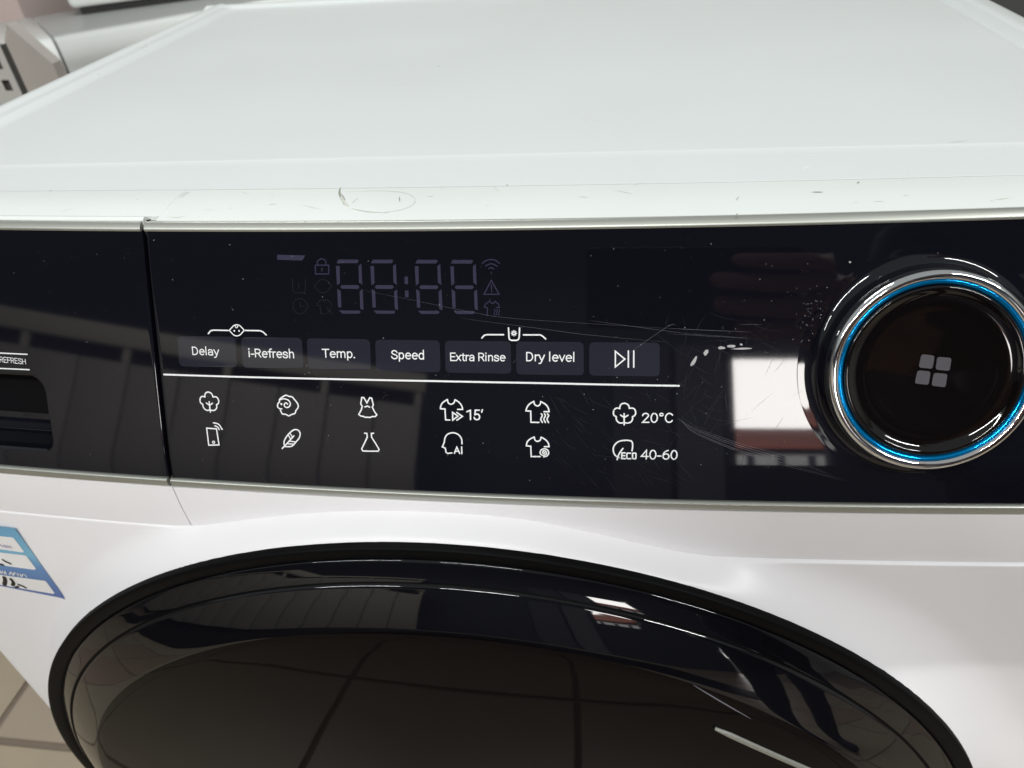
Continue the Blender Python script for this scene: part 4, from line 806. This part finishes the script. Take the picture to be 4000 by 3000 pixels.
rf = mesh('roof', [(-3.2, .2, 2.24), (3.2, .2, 2.24), (3.2, -1.2, 2.84), (-3.2, -1.2, 2.84), (-3.2, .2, 2.19), (3.2, .2, 2.19), (3.2, -1.2, 2.7), (-3.2, -1.2, 2.7)], [(0, 1, 2, 3), (4, 5, 1, 0), (7, 6, 5, 4), (3, 2, 6, 7), (0, 3, 7, 4), (5, 6, 2, 1)], mat('red_tiles', (.33, .10, .07), .7, var=.25, scale=20), hs, False)
wn = mat('house_window', (.03, .03, .05), .2)
for k in range(9): box('window', (-2.6+k*.42, .005, 1.0), (-2.50+k*.42, .03, 2.05), wn, hs)

# display cabinets across the aisle (mirrored in the black panel)
cabm = mat('cabinet_front', (.60, .54, .48), .5, var=.05, scale=3); cabl = mat('cabinet_beam', (.78, .72, .60), .5)
dk = mat('cabinet_gap', (.01, .01, .01), .9)
ca = math.atan2(-3.49+2.54, -.67+2.9)
cab = tag(empty('display_cabinet', (-2.9, -2.54, 0), ca), 'long beige cabinet with narrow doors, mirrored at the left of the black panel', 'cabinet')
x0, x1 = -1.35, 2.42
box('carcass', (x0, -.5, .09), (x1, -.03, 1.66), dk, cab); box('plinth', (x0, -.45, 0), (x1, -.06, .09), dk, cab)
box('beam', (x0-.02, -.52, 1.655), (x1+.02, .01, 1.76), cabl, cab, .004)
k = x1
while k > x0+.1:
    box('door_leaf', (k-.272, -.03, .10), (k, 0, 1.575), cabm, cab, .006)
    if int(round((x1-k)/.28)) % 2 == 0: box('post', (k-.04, -.03, 1.576), (k, -.002, 1.654), cabl, cab)
    k -= .28

# ------------------------------------------------------------------ blurred neighbours at the upper left
wa = mat('neighbour_white', (.88, .89, .87), .14); be = mat('neighbour_side', (.47, .43, .40), .5)
gy = mat('machine_grey', (.25, .25, .245), .5); dkm = mat('lid_gap_shade', (.015, .014, .015), .6)
ang = math.atan2(.105, .117)
nb = tag(empty('white_appliance', (-.714-.0893, 1.109-.080, 0), ang), 'white appliance with a rounded shiny front edge, behind the left rim', 'appliance')
def rounded_slab(name, xa, xb, m, parent, ztop=.70, rad=.045, deep=.34):
    prof = [(0.0, 0.0), (0.004, ztop-rad-.07)]+[(.004+rad*(1-math.cos(R(a))), ztop-rad+rad*math.sin(R(a))) for a in range(0, 91, 10)]+[(deep, ztop), (deep, 0)]
    V = [(xa, y-.004, z) for y, z in prof]+[(xb, y-.004, z) for y, z in prof]; n = len(prof)
    F = [(i, i+1, n+i+1, n+i) for i in range(n-1)]+[tuple(range(n-1, -1, -1)), tuple(range(n, 2*n))]
    o = mesh(name, V, [(d, c, b, a) if len(q) == 4 else q for q in F for (a, b, c, d) in [q[:4] if len(q) == 4 else (0, 0, 0, 0)]], m, parent)
    for p in o.data.polygons: p.use_smooth = len(p.vertices) == 4
    return o
rounded_slab('housing', .168, 1.4, wa, nb)
rounded_slab('end_cap', 0.0, .163, wa, nb, ztop=.7005)
scr_ = lathe('foot_screw', [(.0, .012), (.006, .011), (.010, .007), (.011, .0)], lambda r, a, h: Vector((.185+r*math.cos(a), -.006-h, .628+r*math.sin(a))), M['chrome'], nb, 24)
n2 = tag(empty('stacked_appliance', (-.783, 1.396, 0), math.atan2(.08, .149)), 'white rounded lid over a block coloured black for the shade beneath it at the top left, behind the white appliance', 'appliance')
box('base', (-.005, .0, 0), (1.2, .5, .7128), dkm, n2, .003)  # near-black block: the shade under the lid is in its colour
box('lid', (-.022, -.012, .7135), (1.25, .5, .83), wa, n2, .012)
n3 = tag(empty('grey_cabinet', (-1.6, 2.35, 0), .2), 'brownish grey cabinet in the far left corner, behind the appliances', 'cabinet')
box('carcass', (-.7, 0, 0), (.75, .4, 1.0), gy, n3, .006); box('door_leaf', (-.68, -.018, .05), (.73, -.001, .98), gy, n3, .004)
n4 = tag(empty('cardboard_box', (-1.28, 1.75, 0), .1), 'pale pink carton standing at the left edge', 'box')
pk = mat('pale_carton', (.62, .50, .47), .7)
box('carton', (-.16, -.02, 0), (.075, .25, .76), pk, n4, .003); box('flap', (-.158, -.022, .7605), (.073, .115, .764), pk, n4)
n5 = tag(empty('shelf_upright', (-.362, .60, 0)), 'perforated metal shelf upright with dark slots at the left edge', 'shelf post')
up = mat('upright_metal', (.50, .49, .47), .45)
bm = bmesh.new()
def quad(bm, x0, x1, z0, z1, y=0): bm.faces.new([bm.verts.new(c) for c in ((x0, y, z0), (x1, y, z0), (x1, y, z1), (x0, y, z1))])
zz = -.003
while zz < .80:
    quad(bm, -.028, .009, zz, zz+.024); quad(bm, .019, .028, zz, zz+.024); quad(bm, .009, .019, zz, zz+.012); zz += .024
me = bpy.data.meshes.new('slotted_face'); bm.to_mesh(me); bm.free(); link('slotted_face', me, up, n5, False)
box('back_channel', (-.026, .006, 0), (.020, .02, .80), mat('upright_shade', (.10, .095, .09), .6), n5)
n7 = empty('beige_panel', (-.48, .80, 0))
tag(n7, 'beige board with a slanted top edge standing left of the machine', 'board')
pg = [(-.001, .790), (.043, .736), (.050, .60), (.055, 0), (-.08, 0), (-.08, .60), (-.04, .73)]
V = [(x, 0, z) for x, z in pg]+[(x, .02, z) for x, z in pg]; n = len(pg)
mesh('board', V, [tuple(range(n)), tuple(range(2*n-1, n-1, -1))]+[((i+1) % n, i, n+i, n+(i+1) % n) for i in range(n)], be, n7, False)
n6 = tag(empty('dark_appliance', (.66, .12, 0), 0), 'dark appliance just beyond the far right rim of the white top plate', 'appliance')
box('housing', (0, 0, 0), (.55, .55, .80), M['shade'], n6, .006); box('top_cover', (.002, .002, .8005), (.548, .548, .812), M['shade'], n6, .004)

# ------------------------------------------------------------------ the photographer, mirrored in the panel
up_, rt_, fw_ = u_, r_, f_
ph = empty('smartphone', CAM); ph.matrix_world = Matrix(((r_.x, u_.x, -f_.x, CAM.x), (r_.y, u_.y, -f_.y, CAM.y), (r_.z, u_.z, -f_.z, CAM.z), (0, 0, 0, 1)))
tag(ph, 'dark phone held sideways over the machine to take the photo, seen only as a reflection', 'phone')
box('case', (-.016, -.072, .004), (.145, .005, .012), M['gasket'], ph, .003)
box('screen', (-.012, -.068, .0122), (.141, .001, .0126), M['glass'], ph)
lathe('lens_ring', [(.0070, .0040), (.0070, .0028), (.0055, .0026), (.0052, .0040)], lambda r, a, h: Vector((r*math.cos(a), r*math.sin(a), h)), M['gasket'], ph, 24)
def pw(x, y, z): return CAM + r_*x + u_*y - f_*z
skin_m = mat('skin', (.42, .22, .16), .55, var=.06, scale=20); navy = mat('navy_jacket', (.012, .014, .028), .8, var=.1, scale=30); jean = mat('dark_jeans', (.02, .022, .035), .85); hairm = mat('black_hair', (.006, .005, .005), .5)
PO = Vector((.92, -.68, 0)); PS = Vector((.18, -.14, 0))
per = tag(empty('person', PO), 'photographer in a dark navy jacket holding the phone, seen only as a reflection', 'person')
bv, be_, br = [], [], []
def chain(pts, start=None, near=False):
    prev = start
    for (p, rad) in pts:
        bv.append(Vector(p)-PO+(PS if Vector(p).x > .68 and not near else Vector())); br.append(rad); k = len(bv)-1
        if prev is not None: be_.append((prev, k))
        prev = k
    return prev
pel = chain([((.92, -.68, .92), .14)])
ch = chain([((.92, -.69, 1.08), .135), ((.91, -.68, 1.25), .15), ((.905, -.665, 1.40), .11)], pel)
chain([((.90, -.65, 1.47), .055), ((.89, -.62, 1.54), .075), ((.885, -.59, 1.61), .088), ((.885, -.585, 1.67), .070)], ch)
for sx in (-1, 1):
    chain([((.92+sx*.10, -.68, .84), .10), ((.92+sx*.11, -.66, .48), .062), ((.92+sx*.12, -.70, .12), .045), ((.92+sx*.12, -.68, .05), .045), ((.92+sx*.13, -.56, .035), .034)], pel)
chain([((.74, -.68, 1.37), .065), ((.69, -.74, 1.10), .048), ((.72, -.60, .90), .034), ((.73, -.55, .84), .030), ((.735, -.53, .77), .018)], ch)
wr = chain([((1.07, -.67, 1.38), .065), ((1.05, -.52, 1.10), .050)], ch)
wr = chain([((.86, -.42, 1.0), .040), (pw(.235, -.085, .035), .030)], wr, True)
palm = chain([(pw(.190, -.060, .026), .028), (pw(.165, -.045, .018), .022)], wr, True)
for k, (yy, ln) in enumerate(((-.008, .058), (-.027, .072), (-.047, .068), (-.065, .052))):
    chain([(pw(.158, yy*.8-.006, .006), .0095), (pw(.150, yy, -.010), .0090), (pw(.150-ln*.5, yy+.001, -.013), .0085), (pw(.150-ln, yy+.002, -.010), .0072)], palm, True)
chain([(pw(.165, -.074, .022), .011), (pw(.135, -.062, .026), .0095), (pw(.110, -.045, .022), .008)], wr+1, True)
me = bpy.data.meshes.new('body'); me.from_pydata([tuple(a) for a in bv], be_, []); me.update()
body = link('body', me, None, per)
sk = body.modifiers.new('skin', 'SKIN'); sub = body.modifiers.new('sub', 'SUBSURF'); sub.levels = 2; sub.render_levels = 2
for i, v in enumerate(me.skin_vertices[0].data): v.radius = (br[i], br[i]*(.75 if i in (pel, pel+1, pel+2) else 1)); v.use_root = i == pel
dg = bpy.context.evaluated_depsgraph_get(); dg.update()
m2 = bpy.data.meshes.new_from_object(body.evaluated_get(dg)); m2.name = 'body'
body.modifiers.clear(); body.data = m2
m2.materials.clear()
for q in (navy, jean, skin_m): m2.materials.append(q)
wl = Vector(pw(.235, -.085, .035))-PO
for p in m2.polygons:
    c = p.center; p.use_smooth = True
    hand = (c-wl).dot(r_) < 0.005 and (c-wl).length < .26 and c.z > .6
    lh = c.x-PS.x < -.12 and c.z < .87 and c.z > .6 and c.y > .05
    p.material_index = 2 if c.z > 1.46 or hand or lh else (0 if c.z > .86 else 1)
hr = lathe('hair', [(.0, .098), (.045, .090), (.078, .062), (.094, .02), (.090, -.03), (.07, -.06)], lambda r, a, h: PS+Vector((-.035+r*.85*math.cos(a), .064+r*math.sin(a), 1.655+h)), hairm, per, 32)

mt_ = tag(empty('reflection_darkener', (-.9, -2.35, 0), -.12), 'black sheet added on the aisle floor to darken a band of the door reflection', 'mat')
box('mat', (-2.6, -.72, .0015), (2.6, .95, .012), M['hole'], mt_, .003)  # unseen dark sheet, added to blacken a band of the door reflection
